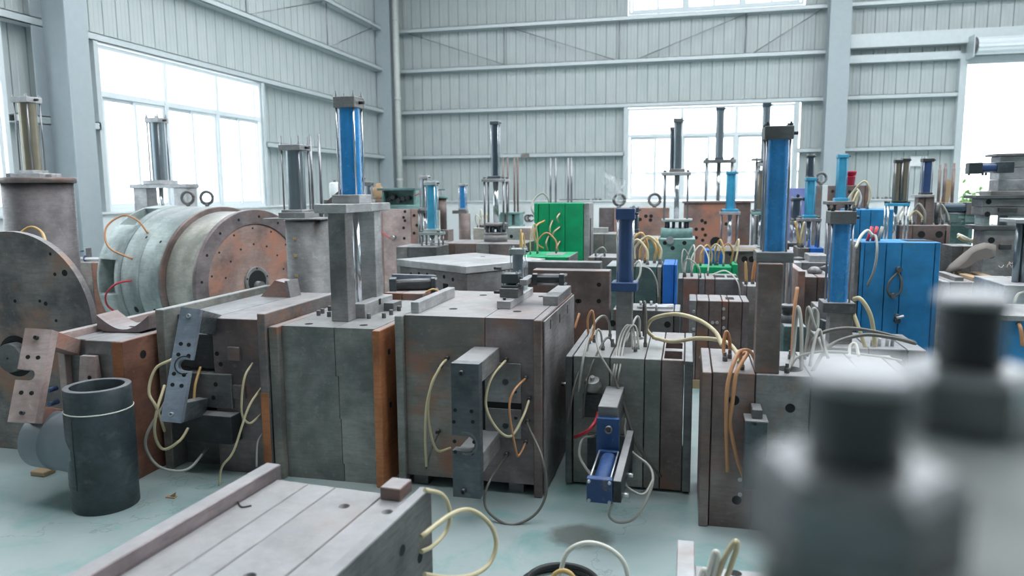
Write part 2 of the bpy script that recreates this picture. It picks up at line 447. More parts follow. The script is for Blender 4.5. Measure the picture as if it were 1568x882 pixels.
for x in (-4.95, -1.85, 1.3): sub(wb, 'hanger_rod', M().rod((x, YB+.06, 5.0), (x, YB+.06, 5.98), .014, 6), 'rod_steel')
# --- left wall
wl = struct('wall_left', M().box(XL-.34, XL-.06, YF, YB+.3, 0, SILL-.03), 'masonry')
WY0, WY1 = 9.23, 13.42
sheets(wl, 'y', YF+.1, YB+.2, XL-.2, [(WY0, WY1, 0, HEAD), (3.5, 7.72, 0, HEAD)])
for z in GZ:
    segs = [(2, 8.4), (8.9, 19.55)]
    if z < 3: segs = [(2, 3.44), (7.78, 8.4), (8.9, WY0-.06), (WY1+.06, 19.55)]
    for s0, s1 in segs: girt(wl, 'y', s0, s1, z)
sub(wl, 'sill_ledge', M().box(XL-.22, XL, YF, YB, SILL-.03, SILL), 'white_paint')
for y0, y1 in ((13.2, 16.2), (16.5, 19.0), (10.4, 13.0)):
    sub(wl, 'brace_rod', M().rod((XL-.05, y0, 5.02), (XL-.05, y1, 5.96), .012, 6), 'rod_steel')
for y in (16.4, 13.1): sub(wl, 'hanger_rod', M().rod((XL-.06, y, 5.0), (XL-.06, y, 5.98), .014, 6), 'rod_steel')
# --- walls outside the picture
struct('wall_right', M().box(XR, XR+.2, YF, YB+.3, 0, ZC), 'sheet')
struct('wall_front', M().box(XL-.3, XR+.2, YF-.2, YF, 0, ZC), 'sheet')

# --- columns (H sections)
def hcol(name, label, x0, x1, y0, y1, along):
    c = struct(name, None, None, label, ((x0+x1)/2, (y0+y1)/2, 0)); t = .018
    if along == 'x':   # flanges face +-X
        parts = [('flange', (x1-t, x1, y0, y1)), ('flange', (x0, x0+t, y0, y1)), ('web', (x0+t, x1-t, (y0+y1)/2-.006, (y0+y1)/2+.006))]
    else:
        parts = [('flange', (x0, x1, y0, y0+t)), ('flange', (x0, x1, y1-t, y1)), ('web', ((x0+x1)/2-.006, (x0+x1)/2+.006, y0+t, y1-t))]
    for n, b_ in parts: sub(c, n, M().box(*b_, 0, ZC), 'column_paint')
    return c
lc0 = ATX(99, 0, -7.72).y; lc1 = ATX(129, 0, -7.72).y
hcol('trim_1', 'pale grey steel column on the wall between the two left windows', XL-.02, -7.72, lc0-.02, lc1+.02, 'x')
hcol('trim_2', 'pale grey steel column in the corner of the hall', -8.42, -8.0, 19.45, 19.85, 'y')
hcol('trim_3', 'pale grey steel column between the back window and the roller door', CX0, CX1, 19.55, 20.0, 'y')
dp = struct('trim_4', M().cyl((-7.86, 19.55, 0), (0,0,1), .085, ZC, 16), 'pipe_white', 'white plastic rain pipe running up the corner column')
for z in (1.9, 4.1, 6.2): sub(dp, 'pipe_collar', M().cyl((-7.86, 19.55, z), (0,0,1), .093, .08, 16), 'pipe_white')

# --- windows
def window(name, axis, a0, a1, z0, z1, zt, bays, plane, label):
    t, d = .06, .09
    def B(p, q, r, s, dd=d):      # along p..q, height r..s
        if axis == 'x': return (p, q, plane, plane+dd, r, s)
        return (plane-dd, plane, p, q, r, s)
    w_ = struct(name, None, None, label, (plane if axis == 'y' else (a0+a1)/2, plane if axis == 'x' else (a0+a1)/2, z0))
    sub(w_, 'window_frame', M().box(*B(a0, a0+t, z0, z1)).box(*B(a1-t, a1, z0, z1)).box(*B(a0+t, a1-t, z0, z0+t)).box(*B(a0+t, a1-t, z1-t, z1)), 'window_white')
    bw = (a1-a0-t*2)/bays; zp = zt if zt else z1-t
    if zt:
        sub(w_, 'transom', M().box(*B(a0+t, a1-t, zt-.04, zt+.04, d-.01)), 'window_white')
    def pane(p, q, r, s, o):
        if axis == 'x': g = M().box(p, q, plane+o, plane+o+.006, r, s)
        else: g = M().box(plane-o-.006, plane-o, p, q, r, s)
        sub(w_, 'pane', g, 'glass')
    for i in range(bays):
        b0 = a0+t+bw*i; b1 = b0+bw
        if i: sub(w_, 'mullion', M().box(*((b0-.04, b0+.04, plane-.012, plane+d, z0+t, z1-t) if axis == 'x' else (plane-d, plane+.012, b0-.04, b0+.04, z0+t, z1-t))), 'window_white')
        if zt: pane(b0+.04, b1-.04, zt+.04, z1-t, .05)
        mid = (b0+b1)/2
        for q, (s0, s1) in enumerate(((b0+.03, mid+.03), (mid-.03, b1-.03))):
            zt_ = (zt-.04) if zt else z1-t; o = .02 if q else .05; k = .055
            def SB(p, q_, r, s):
                if axis == 'x': return (p, q_, plane+o, plane+o+.025, r, s)
                return (plane-o-.025, plane-o, p, q_, r, s)
            sub(w_, 'sash', M().box(*SB(s0, s0+k, z0+t, zt_)).box(*SB(s1-k, s1, z0+t, zt_)).box(*SB(s0+k, s1-k, z0+t, z0+t+k)).box(*SB(s0+k, s1-k, zt_-k, zt_)), 'window_white')
            pane(s0+k, s1-k, z0+t+k, zt_-k, o+.01)
window('window_1', 'y', WY0, WY1, SILL, HEAD-.04, 3.05, 3, XL-.05, 'wide white window with sliding sashes in the left wall beyond the column')
window('window_2', 'y', 3.5, 7.72, SILL, HEAD-.04, 3.05, 3, XL-.05, 'white window in the left wall before the column')
window('window_3', 'x', WBX0, WBX1, SILL, HEAD-.04, AT(975, 208, YB).z, 3, YB+.05, 'wide white window low in the back wall')
window('window_4', 'x', WBX0, 2.66, 6.12, 7.9, None, 3, YB+.05, 'white window high in the back wall')
window('window_5', 'x', 4.4, 8.8, 6.25, 7.9, None, 3, YB+.05, 'high white window above the roller door')
for (a, z0, z1) in ((WY0-.05, SILL, HEAD), (WY1+.05, SILL, HEAD)):
    sub(wl, 'jamb', M().box(XL-.2, XL, a-.04, a+.04, z0, z1), 'girt_paint')
for a in (WBX0-.03, WBX1+.03): sub(wb, 'jamb', M().box(a-.05, a+.05, YB, YB+.2, SILL, HEAD), 'girt_paint')
# --- roller door
d1 = struct('door_1', None, None, 'open roller shutter door with its curtain rolled up above the bright opening', (DX0, YB, 0))
sub(d1, 'door_post', M().box(DX0-.16, DX0, YB-.02, YB+.3, 0, DZ+.2), 'girt_paint')
sub(d1, 'door_post', M().box(DX1, DX1+.16, YB-.02, YB+.3, 0, DZ+.2), 'girt_paint')
g = M(); n = 28
prof = []
for i in range(n):
    t = 2*math.pi*i/n; r = .20 if i % 2 else .185
    prof.append((r*math.cos(t), r*math.sin(t)))
sub(d1, 'shutter_roll', M().prism(prof, (DX0+.05, YB-.3, 4.86), (0,1,0), (0,0,1), (DX1-DX0, 0, 0)), 'window_white')
sub(d1, 'roll_bracket', M().box(DX0-.05, DX0-.03, YB-.5, YB, 4.6, 5.1), 'girt_paint')
sub(d1, 'roll_cap', M().cyl((DX0-.02, YB-.3, 4.86), (1,0,0), .21, .05, 24), 'steel_dark')
sub(d1, 'door_head', M().box(DX0, DX1, YB+.05, YB+.15, DZ-.05, DZ+.12), 'girt_paint')
# --- outside the door
struct('ground_outside', M().box(-30, 45, YB+.4, 60, -.2, -.05), 'outdoor_ground')
ow = struct('wall_yard', M().box(-20, 40, 46, 46.3, -.05, 2.6), 'masonry', 'white yard wall seen through the roller door')
sub(ow, 'wall_coping', M().box(-20, 40, 45.9, 46.4, 2.6, 2.72), 'steel_light')
g = M(); c0 = AT(1489, 312, 30)
for i in range(260):
    p = c0+V((random.gauss(0, .35), random.gauss(0, .3), random.gauss(-.1, .3))); u = V((random.uniform(-1, 1), random.uniform(-1, 1), random.uniform(-1, 1))).normalized()*.12
    q = u.cross(V((random.random(), random.random(), 1))).normalized()*.06
    g.add([p-u, p+q, p+u, p-q], [(0,1,2,3)])
tt = T('shrub', 'green leafy bush outside the roller door', 'bush', (c0.x, c0.y, -.05))
tt.p('foliage', g, 'leaf'); tt.p('stem', M().rod((c0.x, c0.y, -.05), c0, .03), 'wood')

# ================================================================== KIT OF PARTS
def bolt(t, c, n, r=.012, h=.012, mat='black_iron', parent=None, name='bolt'):
    """socket-head screw standing on a surface"""
    t.p(name, M().lathe([(r, -.002), (r, h*.8), (r*.88, h), (r*.55, h), (r*.5, h*.35), (0, h*.35)], c, n, 12), mat, parent)
def hole(t, c, n, r=.012, parent=None, name='bolt_hole'):
    """countersunk hole: a low lip around a dark bottom"""
    t.p(name, M().lathe([(r*1.12, -.001), (r*1.08, .0012), (r, .0012), (r*.9, .0004), (0, .0004)], c, n, 14), 'hole', parent)
def hose(t, pts, r=.008, mat='hose_cream', parent=None, n=8, sub=6, name='hose'):
    P = [AT(*p) if isinstance(p, tuple) else V(p) for p in pts]
    return t.p(name, M().tube(P, r, n, sub), mat, parent)
def fitting(t, c, n, r=.011, mat='steel_dark', parent=None):
    t.p('hose_fitting', M().lathe([(r, 0), (r, .022), (r*.7, .026), (r*.7, .045), (0, .045)], c, n, 8, False), mat, parent)
def hydcyl(t, c, ax, ln, r, mat, cap=None, tc=.05, capmat='steel_dark', rodmat='rod_steel', nut=.6, sq=None, tb=None, side=None, port=True, name='hydraulic_cylinder', studs=0., basemat=None, sqb=None):
    """tie-rod cylinder from c along ax: base plate, barrel, four tie rods, end cap, nuts"""
    c = V(c); k = V(ax).normalized(); tb = tb or tc; h = sq or r*1.22; hb = sqb or h
    if side is None: side = V((1, 0, 0)) if abs(k.z) > .7 else (V((0, 0, 1)) if abs(k.y) > .5 else V((0, 0, 1)))
    u = (V(side)-k*k.dot(V(side))).normalized(); w_ = k.cross(u)
    barrel = t.p(name, M().lathe([(r, tb), (r, ln-tc)], c, k, 28), mat)
    t.p('base_flange', M().cbox(-hb, hb, -hb, hb, 0, tb, .003).ref(c, u, w_, k), basemat or capmat, barrel)
    t.p('end_cap', M().cbox(-h, h, -h, h, ln-tc, ln, .003).ref(c, u, w_, k), capmat, barrel)
    rr = max(r*.10, .004); q = h*.80
    for a, b_ in ((1, 1), (1, -1), (-1, 1), (-1, -1)):
        p = c+u*(q*a)+w_*(q*b_)
        t.p('tie_rod', M().rod(p+k*tb, p+k*(ln-tc), rr, 8), rodmat, barrel)
        if nut:
            g_ = M().lathe([(rr*1.9, 0), (rr*1.9, rr*2.2), (rr, rr*2.2), (rr, rr*(3.6+studs)), (0, rr*(3.6+studs))], p+k*ln, k, 6, False)
            t.p('nut', g_, 'nut_steel' if nut > .5 else 'black_iron', barrel)
    if port:
        t.p('port', M().cyl(c+u*h+k*(ln-tc*.5), u, r*.16, r*.5, 8), 'black_iron', barrel)
    return barrel
def vcyl(t, Y, px, y0, y1, hw, mat, **k):
    """upright cylinder: its foot at photo (px,y1), its top at y0, half width hw pixels, standing at depth Y"""
    B = AT(px, y1, Y); z1 = AT(px, y0, Y).z; m_ = dep(B)/FPX
    return hydcyl(t, B, (0,0,1), z1-B.z, hw*m_, mat, **k), B, z1, m_
def plates(t, x0, x1, y0, y1, z0, z1, cuts, mats, gap=.004, b=.003, name='plate', proud=None, rise=None):
    """upright plates clamped side by side along X"""
    xs = [x0]+list(cuts)+[x1]; out = []
    for i in range(len(xs)-1):
        p = proud[i] if proud else 0; r = rise[i] if rise else 0
        out.append(t.p(name, M().cbox(xs[i]+gap/2, xs[i+1]-gap/2, y0-p, y1+p*.5, z0, z1+r, b), mats[i % len(mats)]))
    return out
def blk(name, label, cat, px0, px1, py, Y, dy, mats, cuts=(), z0=0., b=.004, proud=None, group=None, rise=None, z=None):
    """a plate mould standing on the floor: front top edge at photo row py from px0 to px1, depth Y"""
    if isinstance(mats, str): mats = [mats]
    A, B = AT(px0, py, Y), AT(px1, py, Y); z1 = z or (A.z+B.z)/2
    t = T(name, label, cat, ((A.x+B.x)/2, Y+dy/2, z0), group=group)
    xs = [AT(c, py, Y).x for c in cuts]
    pl = plates(t, A.x, B.x, Y, Y+dy, z0, z1, xs, mats, b=b, proud=proud, rise=rise)
    t.x0, t.x1, t.y0, t.y1, t.z1 = A.x, B.x, Y, Y+dy, z1; t.pl = pl
    return t
def arches(t, spots, mats, r=.008, h=.16, span=.14, z=None):
    """looped hoses standing in fittings on a mould's top"""
    for i, (x, y) in enumerate(spots):
        zz = t.z1 if z is None else z
        a = random.uniform(0, 6.28); s = span*random.uniform(.7, 1.3); hh = h*random.uniform(.7, 1.3)
        p = V((x, y, zz)); q = p+V((math.cos(a)*s, math.sin(a)*s*.6, 0))
        q.x = min(max(q.x, t.x0+.02), t.x1-.02); q.y = min(max(q.y, t.y0+.02), t.y1-.02)
        for e in (p, q): fitting(t, e, (0,0,1), r*1.3)
        d = V((random.uniform(-.05, .05), random.uniform(-.05, .05), 0))
        pts = [p+V((0,0,.03)), p+V((0,0,hh*.6))+d*.5, (p+q)/2+V((0,0,hh))+d, q+V((0,0,hh*.6))+d*.5, q+V((0,0,.03))]
        t.p('hose', M().tube(pts, r, 7, 5), mats[i % len(mats)])
def eyebolt(t, c, R=.05, r=.013, mat='steel_dark'):
    c = V(c); b_ = t.p('eye_bolt', M().torus(c+V((0,0,R+.03)), (.25,-1,0), R, r, 24, 8), mat)
    t.p('shank', M().cyl(c, (0,0,1), r*1.3, .035, 10), mat, b_)

# ================================================================== FRONT ROW
# ---- mould lying in front, bottom left
RZ = math.radians(-4.5)
f = T('mold', 'low pale steel plate mold with a rusty rail along one edge, before the block molds', 'mold', (-1.457, 2.34, 0), RZ)
ZF = .55; xs = [0, .136, .248, .445, .552]
pl = []
for i in range(4):
    pl.append(f.p('plate', M().cbox(xs[i]+.0018, xs[i+1]-.0018, -1.25, 0, 0, ZF, .0025), 'steel_grey'))
f.p('side_rail', M().cbox(-.062, -.001, -1.25, .03, 0, ZF+.048, .003), 'steel_purple')
sp = f.p('clamp_plate', M().cbox(.555, .598, -1.25, .055, 0, ZF+.018, .003), 'steel_dark')
f.p('stop_block', M().cbox(.452, .528, -.05, .045, ZF, ZF+.045, .003), 'steel_purple')
def loc(px, py, z):   # floor-parallel point in the rotated mould's own frame
    p = G(px, py, z)-f.loc; c, s = math.cos(-RZ), math.sin(-RZ); return V((p.x*c-p.y*s, p.x*s+p.y*c, z))
for k, (px, py) in ((2, (527, 775)), (2, (382, 882)), (3, (595, 784))):
    q = loc(px, py, ZF); q.x = min(max(q.x, xs[k]+.03), xs[k+1]-.03)
    cut(pl[k], M().cyl((q.x, q.y, ZF-.06), (0,0,1), .019, .08, 20))
for yy, zz in ((-.18, .45), (-.62, .40), (-.05, .36), (-.35, .2), (-.95, .42)):
    f.p('bolt_hole', M().lathe([(.019,.0), (.018,.0015), (.012,.0015), (.011,.0006), (0,.0006)], (.598, yy, zz), (1,0,0), 16), 'hole')
for a, b_, c in ((672,757,2.30), (672,800,2.25)): pass
hz = 'hose_cream'
def fl(px, py, Y):
    p = AT(px, py, Y)-f.loc; c, s = math.cos(-RZ), math.sin(-RZ); return V((p.x*c-p.y*s, p.x*s+p.y*c, p.z))
f.p('hose', M().tube([fl(650,750,2.28), fl(678,758,2.36), fl(689,785,2.40), fl(684,812,2.40), fl(664,835,2.32), fl(645,845,2.22)], .0075), hz)
f.p('hose', M().tube([fl(645,822,2.12), fl(690,788,2.28), fl(720,781,2.38), (fl(748,800,2.42)), fl(760,830,2.42), fl(750,862,2.38), fl(725,880,2.30), fl(690,885,2.22), fl(650,880,2.1)], .0085), hz)
f.p('wire_offcut', M().tube([loc(364,768,ZF+.003), loc(370,776,ZF+.003), loc(385,774,ZF+.003)], .0025, 6), 'rubber')

# ---- plastic tee fitting on the floor
tc = G(156, 770); tc = V((-2.915, 3.08, 0)); R = .157
t = T('pipe_tee', 'dark grey plastic pipe tee standing on end on the green floor', 'pipe fitting', tc)
HT = .635
t.p('tee_body', M().lathe([(R-.002, .0), (R, .004), (R, .118), (R+.004, .128), (R+.004, HT-.13), (R+.001, HT-.122), (R+.001, HT-.116), (R, HT-.11), (R, HT-.003), (R-.003, HT), (R-.03, HT), (R-.032, HT-.004), (R-.032, .3), (R-.032, .002), (R-.002, 0)], tc, (0,0,1), 48), 'tee_plastic')
t.p('joint_ring', M().torus(tc+V((0,0,HT-.118)), (0,0,1), R+.0015, .0034, 48, 8), 'hose_white')
bd = V((-1, .10, 0)).normalized()
t.p('branch', M().lathe([(.160, .03), (.156, .12), (.152, .17), (.150, .2), (.150, .268), (.153, .272), (.150, .277), (.150, .405), (.146, .41), (.118, .41), (.116, .40), (.116, .1)], tc+V((0,0,.312)), bd, 40), 'plastic_grey')
t.p('mold_seam', M().tube([tc+V((-.02,-R-.004,.13)), tc+V((-.02,-R-.004,HT-.14))], .002, 6), 'tee_plastic')
wbk = G(64, 727)
solo('wood_block', M().cbox(wbk.x-.05, wbk.x+.05, wbk.y-.03, wbk.y+.05, 0, .028), 'wood', 'small offcut of brown wood under the branch of the pipe tee', 'wood')
for i, (px, py) in enumerate(((330, 0),)): pass
q = G(263, 762)
solo('chip', M().box(q.x-.03, q.x+.025, q.y-.012, q.y+.012, 0, .006).prism([(-.02,0),(.02,0),(.025,.03)], q+V((0,0,.002)), (1,0,0), (0,0,1), (0,.006,0)), 'wood', 'small brown splinter lying on the floor beside the pipe tee', 'splinter')

# ---- big round mould at the far left
Yd = 3.66; dc = AT(24, 494, Yd); Rd = (AT(24, 372, Yd).z-dc.z+AT(156, 494, Yd).x-dc.x)/2
t = T('disc_mold', 'big round-topped rusty steel plate standing on edge behind the pipe tee', 'mold', (dc.x, Yd, 0))
arch = [(-Rd, -dc.z), (Rd, -dc.z)]+[(Rd*math.cos(math.pi*i/36), Rd*math.sin(math.pi*i/36)) for i in range(37)]
t.p('disc', M().prism(arch, (dc.x, Yd, dc.z), (1,0,0), (0,0,1), (0,.045,0)), 'steel_rusty')
t.p('drum', M().lathe([(0,0), (.3,0), (.3,.30), (0,.30)], (dc.x-.1, Yd+.35, dc.z), (0,-1,0), 40), 'steel_dark')
hb = AT(26, 545, Yd)
t.p('recess_ring', M().lathe([(.125,0), (.13,.004), (.10,.004), (.098,.001), (0,.001)], (hb.x, Yd, hb.z), (0,-1,0), 36), 'hole')
h_ = t.p('hub', M().cyl((hb.x+.012, Yd, hb.z), (0,-1,0), .09, .07, 32, .004), 'steel_dark')
t.p('hub_pin', M().cyl((hb.x+.005, Yd-.07, hb.z), (0,-1,0), .006, .003, 10), 'hole', h_)
for px, py, r in ((77,389,.009), (99,418,.018), (84,420,.010), (61,461,.009), (70,465,.012), (23,461,.010), (86,491,.009)):
    q = AT(px, py, Yd); hole(t, (q.x, Yd, q.z), (0,-1,0), r)
hose(t, [(22,374,3.69), (26,362,3.75), (46,348,3.8), (64,356,3.78), (72,380,3.69)], .009, 'hose_amber')

# ---- mould A with the pinkish U bracket
XA0, XA1 = -3.45, -2.985
t = T('mold', 'brown mold with a pinkish slotted bracket leaning out, beside the round-topped plate', 'mold', ((XA0+XA1)/2, 3.9, 0))
rp = t.p('clamp_plate', M().cbox(XA1-.065, XA1, 3.345, 4.45, 0, .802, .004), 'rust_brown')
t.p('edge_band', M().box(XA1-.066, XA1-.001, 3.3425, 3.3445, .05, .797), 'rust_orange', rp)
hole(t, (XA1, 3.5, .70), (1,0,0), .022)
t.p("plate", M().cbox(-3.28, XA1-.067, 3.40, 4.43, 0, .79, .003), "steel_grey")
t.p('plate', M().cbox(XA0+.05, -3.284, 3.42, 4.43, 0, .79, .003), 'steel_dark')
t.p('side_rail', M().cbox(XA0, XA0+.048, 3.38, 4.45, 0, .83, .003), 'steel_pink')
# bracket frame: plate plane tilted up and leaning
e0 = AT(80, 503, 3.0); e1 = AT(137, 523, 3.40); d = (e1-e0); n = (-d).normalized()
P0 = AT(45, 575, 3.0)
c4 = [hit(*q, P0, n) for q in ((38,504), (80,503), (55,647), (10,647))]
uu = ((c4[0]-c4[3])+(c4[1]-c4[2])).normalized(); rr = uu.cross(n); hh = ((c4[0]-c4[3]).length+(c4[1]-c4[2]).length)/4
rr = -rr if rr.x < 0 else rr
cc = sum(c4, V())/4; hw = ((c4[1]-c4[0]).length+(c4[2]-c4[3]).length)/4*.97
def slot_poly(hw, hh, s=.045, depth=1.1, left=True):
    sgn = -1 if left else 1; poly = [(-hw,-hh), (hw,-hh), (hw,hh), (-hw,hh)]
    arc = [(-hw*.0+s*math.cos(a)*.8, s*math.sin(a)) for a in [math.pi/2-i*math.pi/8 for i in range(9)]]
    return [(-hw,-hh), (hw,-hh), (hw,hh), (-hw,hh), (-hw, s)]+arc+[(-hw,-s)]
bp_ = t.p('bracket_plate', M().prism(slot_poly(hw, hh, hh*.115), cc, rr, uu, -n*.075), 'steel_pink')
L_ = d.length
for v0, v1 in ((hh-.085, hh), (-hh, -hh+.085)):
    t.p('bracket_arm', M().cbox(-hw*.35, hw, v0, v1, -L_-.02, -.074, .003).ref(cc, rr, uu, n), 'steel_red')
for a, b_ in ((.05, .8), (.05, -.8)): bolt(t, cc+rr*(hw*a-hw*.05)+uu*(hh*b_), n, .011, .022, parent=bp_)
for a, b_ in ((-.4,.38), (.35,.38), (-.4,-.38), (.35,-.38)): hole(t, cc+rr*(hw*a)+uu*(hh*b_), n, .010, bp_)
q = [hit(*p_, AT(130,560,3.36), V((.05,-1,.2)).normalized()) for p_ in ((124,548), (142,548), (145,586), (118,586))]
t.p('slide_plate', M().prism([(-.06,-.08),(.07,-.08),(.06,.08),(-.035,.08)], sum(q, V())/4, (1,0,0), (0,0,1), (0,.03,0)), 'steel_pink')
qq = AT(132, 580, 3.33); hole(t, (qq.x, 3.352, qq.z), (0,-1,0), .011)
for px, py in ((80,596), (82,617), (173,582)):
    c_ = AT(px, py, 3.39); t.p('hose_fitting', M().cyl((c_.x, 3.42, c_.z), (0,-1,0), .014, .06, 10), 'paint_navy')
# saddle lying on top
sc_ = G(181, 500, .80); sc_ = V((-3.22, 3.72, .795))
sd = T('saddle_block', 'curved grey steel saddle piece lying on the brown mold beside the round-topped plate', 'saddle', sc_)
poly = [(-.17,.02)]+[(-.17+.34*i/14, .10-.085*math.sin(math.pi*i/14)) for i in range(15)]+[(.17,.02),(.10,0),(-.10,0)]
sd.p('saddle', M().prism(poly, sc_+V((0,-.09,0)), (.97,.10,.0), (0,0,1), (-.02,.19,0)), 'steel_purple')
sd.p('slot', M().cbox(-.06, .06, -.012, .012, .0155, .0175).ref(sc_, (1,0,0), (0,1,0), (0,0,1)), 'hole')
pz = AT(110, 330, 3.9)

# ---- mould C with the blue-grey leaning bracket
XC0, XC1 = -2.955, -2.24; ZC_ = .90
t = T('mold', 'dark mold with a bluish slotted bracket leaning out and looped hoses', 'mold', ((XC0+XC1)/2, 4.2, 0))
t.p('clamp_plate', M().cbox(XC0, XC0+.055, 3.58, 4.72, 0, ZC_+.045, .004), 'steel_green')
t.p('clamp_plate', M().cbox(XC1-.05, XC1, 3.56, 4.74, 0, ZC_+.045, .004), 'steel_rusty')
t.p('edge_band', M().box(XC1-.0485, XC1-.0015, 3.5575, 3.5595, .05, .5), 'rust_orange')
t.p('plate', M().cbox(XC0+.057, -2.62, 3.70, 4.70, 0, ZC_, .003), 'steel_dark')
t.p('plate', M().cbox(-2.618, XC1-.052, 3.62, 4.70, 0, ZC_, .003), 'steel_purple')
for x0, x1, z0, z1, y, m__ in ((-2.86,-2.56,.60,.80,3.64,'black_iron'), (-2.80,-2.50,.38,.58,3.60,'steel_dark'), (-2.84,-2.46,.20,.36,3.52,'black_iron'), (-2.50,-2.42,.44,.52,3.605,'steel_purple'), (-2.52,-2.44,.66,.74,3.605,'steel_purple')):
    t.p('slide_block', M().cbox(x0, x1, y, 3.702, z0, z1, .004), m__)
for x, z in ((-2.60,.52), (-2.62,.44), (-2.58,.70), (-2.56,.64)): hole(t, (x, 3.60, z), (0,-1,0), .012)
e0 = AT(315, 476, 3.2); e1 = AT(347, 484, 3.62); d = e1-e0; n = (-d).normalized()
P0 = AT(281, 557, 3.2); c4 = [hit(*q, P0, n) for q in ((277,471), (307,473), (277,647), (245,646))]
uu = ((c4[0]-c4[3])+(c4[1]-c4[2])).normalized(); rr = uu.cross(n); rr = -rr if rr.x < 0 else rr
hh = ((c4[0]-c4[3]).length+(c4[1]-c4[2]).length)/4; hw = ((c4[1]-c4[0]).length+(c4[2]-c4[3]).length)/4; cc = sum(c4, V())/4
s_ = hh*.10
arc = [(hw*.25-s_*math.cos(a)*.9, s_*math.sin(a)) for a in [-math.pi/2+i*math.pi/8 for i in range(9)]]
poly = [(-hw,-hh), (hw,-hh), (hw,-s_)]+arc+[(hw, s_), (hw,hh), (-hw,hh)]
bp_ = t.p('bracket_plate', M().prism(poly, cc, rr, uu, -n*.055), 'bracket_blue')
big = [(math.cos(a), math.sin(a)) for a in [math.pi*.33+i*math.pi*1.34/12 for i in range(13)]]
ring = [(hw*.35+hh*.165*p, hh*.165*q) for p, q in big]+[(hw*.35+hh*.145*p, hh*.145*q) for p, q in big[::-1]]
t.p('slot_lip', M().prism(ring, cc+n*.0005, rr, uu, n*.003), 'black_iron', bp_)
L_ = d.length
for v0, v1 in ((hh-.12, hh), (-hh, -hh+.10)):
    t.p('bracket_arm', M().cbox(-hw*.2, hw, v0, v1, -L_-.05, -.056, .003).ref(cc, rr, uu, n), 'bracket_dark')
for b_ in (.86, -.86): bolt(t, cc+uu*(hh*b_), n, .011, .024, 'nut_steel', parent=bp_)
for a, b_ in ((-.35,.36), (.45,.36), (-.4,.17), (.62,.17), (-.5,-.17), (.5,-.17), (-.45,-.36), (.45,-.36)): hole(t, cc+rr*(hw*a)+uu*(hh*b_), n, .0095, bp_)
hc = 'hose_cream'
hose(t, [(264,550,3.4), (238,565,3.35), (228,600,3.3), (240,625,3.3), (252,660,3.4)], .008, hc)
hose(t, [(252,590,3.4), (240,630,3.3), (237,665,3.3), (250,688,3.35), (275,675,3.4), (288,656,3.5)], .008, hc)
hose(t, [(255,612,3.4), (224,668,3.3), (230,700,3.3), (252,718,3.32), (288,718,3.4), (318,686,3.6)], .008, 'hose_grey')
hose(t, [(307,562,3.62), (299,590,3.55), (297,616,3.52)], .008, 'hose_amber')
hose(t, [(387,556,3.6), (374,580,3.52), (370,630,3.5), (382,648,3.52), (400,634,3.6)], .0065, hc)
hose(t, [(400,594,3.6), (380,625,3.5), (358,690,3.42), (340,715,3.4), (335,745,3.42)], .0065, hc)
hose(t, [(402,664,3.6), (394,680,3.55), (393,715,3.5)], .006, 'hose_grey')
# wedge resting on C's top
wz = G(467, 447, ZC_); wd = T('wedge_block', 'rusty steel wedge on top of the dark mold with the bluish bracket', 'block', (wz.x-.06, 4.5, ZC_))
ox = wz.x-.06
wd.p('wedge', M().prism([(-.12,0),(.09,0),(.07,.10),(-.005,.115)], (ox, 4.45, ZC_), (1,0,0), (0,0,1), (0,.12,0)), 'steel_red')
wd.p('wear_plate', M().prism([(.092,0),(.112,0),(.092,.115),(.072,.112)], (ox, 4.44, ZC_), (1,0,0), (0,0,1), (0,.14,0)), 'steel_grey')

# ---- mould B with the tall blue cylinder
XB0, XB1, ZB = -2.232, -1.575, .872
t = T('mold', 'greenish steel mold with an orange rusted end plate and bright blue cylinder on legs', 'mold', ((XB0+XB1)/2, 4.1, 0))
t.p('clamp_plate', M().cbox(XB0, -2.178, 3.575, 4.66, 0, ZB, .004), 'steel_patch')
sx = -1.862
stepL = [(-2.176, 0), (sx+.03, 0), (sx+.03, .10), (sx+.022, .10), (sx+.022, .36), (sx+.015, .36), (sx+.015, .60), (sx, .60), (sx, ZB), (-2.176, ZB)]
stepR = [(sx+.034, 0), (-1.622, 0), (-1.622, ZB), (sx+.004, ZB), (sx+.004, .603), (sx+.019, .603), (sx+.019, .363), (sx+.026, .363), (sx+.026, .103), (sx+.034, .103)]
pa = t.p('plate', M().prism(stepL, (0, 3.62, 0), (1,0,0), (0,0,1), (0, 1.03, 0)), 'steel_green')
pb = t.p('plate', M().prism(stepR, (0, 3.62, 0), (1,0,0), (0,0,1), (0, 1.03, 0)), 'steel_green')
rp = t.p('clamp_plate', M().cbox(-1.62, XB1, 3.575, 4.66, 0, ZB, .004), 'rust_orange')
for z in (.75, .45): t.p('slot', M().box(XB1-.001, XB1+.0015, 3.68, 3.71, z-.03, z), 'hole')
for o_, (px, py) in ((pa, (473, 496)), (pb, (557, 498))):
    q = G(px, py, ZB); cut(o_, M().cyl((q.x, q.y, ZB-.05), (0,0,1), .022, .08, 20), None) if False else t.p('bolt_hole', M().lathe([(.0235,-.001),(.023,.001),(.02,.001),(.0195,.0003),(0,.0003)], (q.x, q.y, ZB), (0,0,1), 18), 'hole')
for px, py in ((488,483), (494,480), (504,485), (505,476), (565,488), (588,487), (599,482), (600,473), (611,476)):
    q = G(px, py, ZB); q.x = min(q.x, XB1-.02); t.p('bolt', M().lathe([(.013,0),(.013,.028),(.011,.031),(0,.031)], (q.x, q.y, ZB), (0,0,1), 8), 'steel_dark')
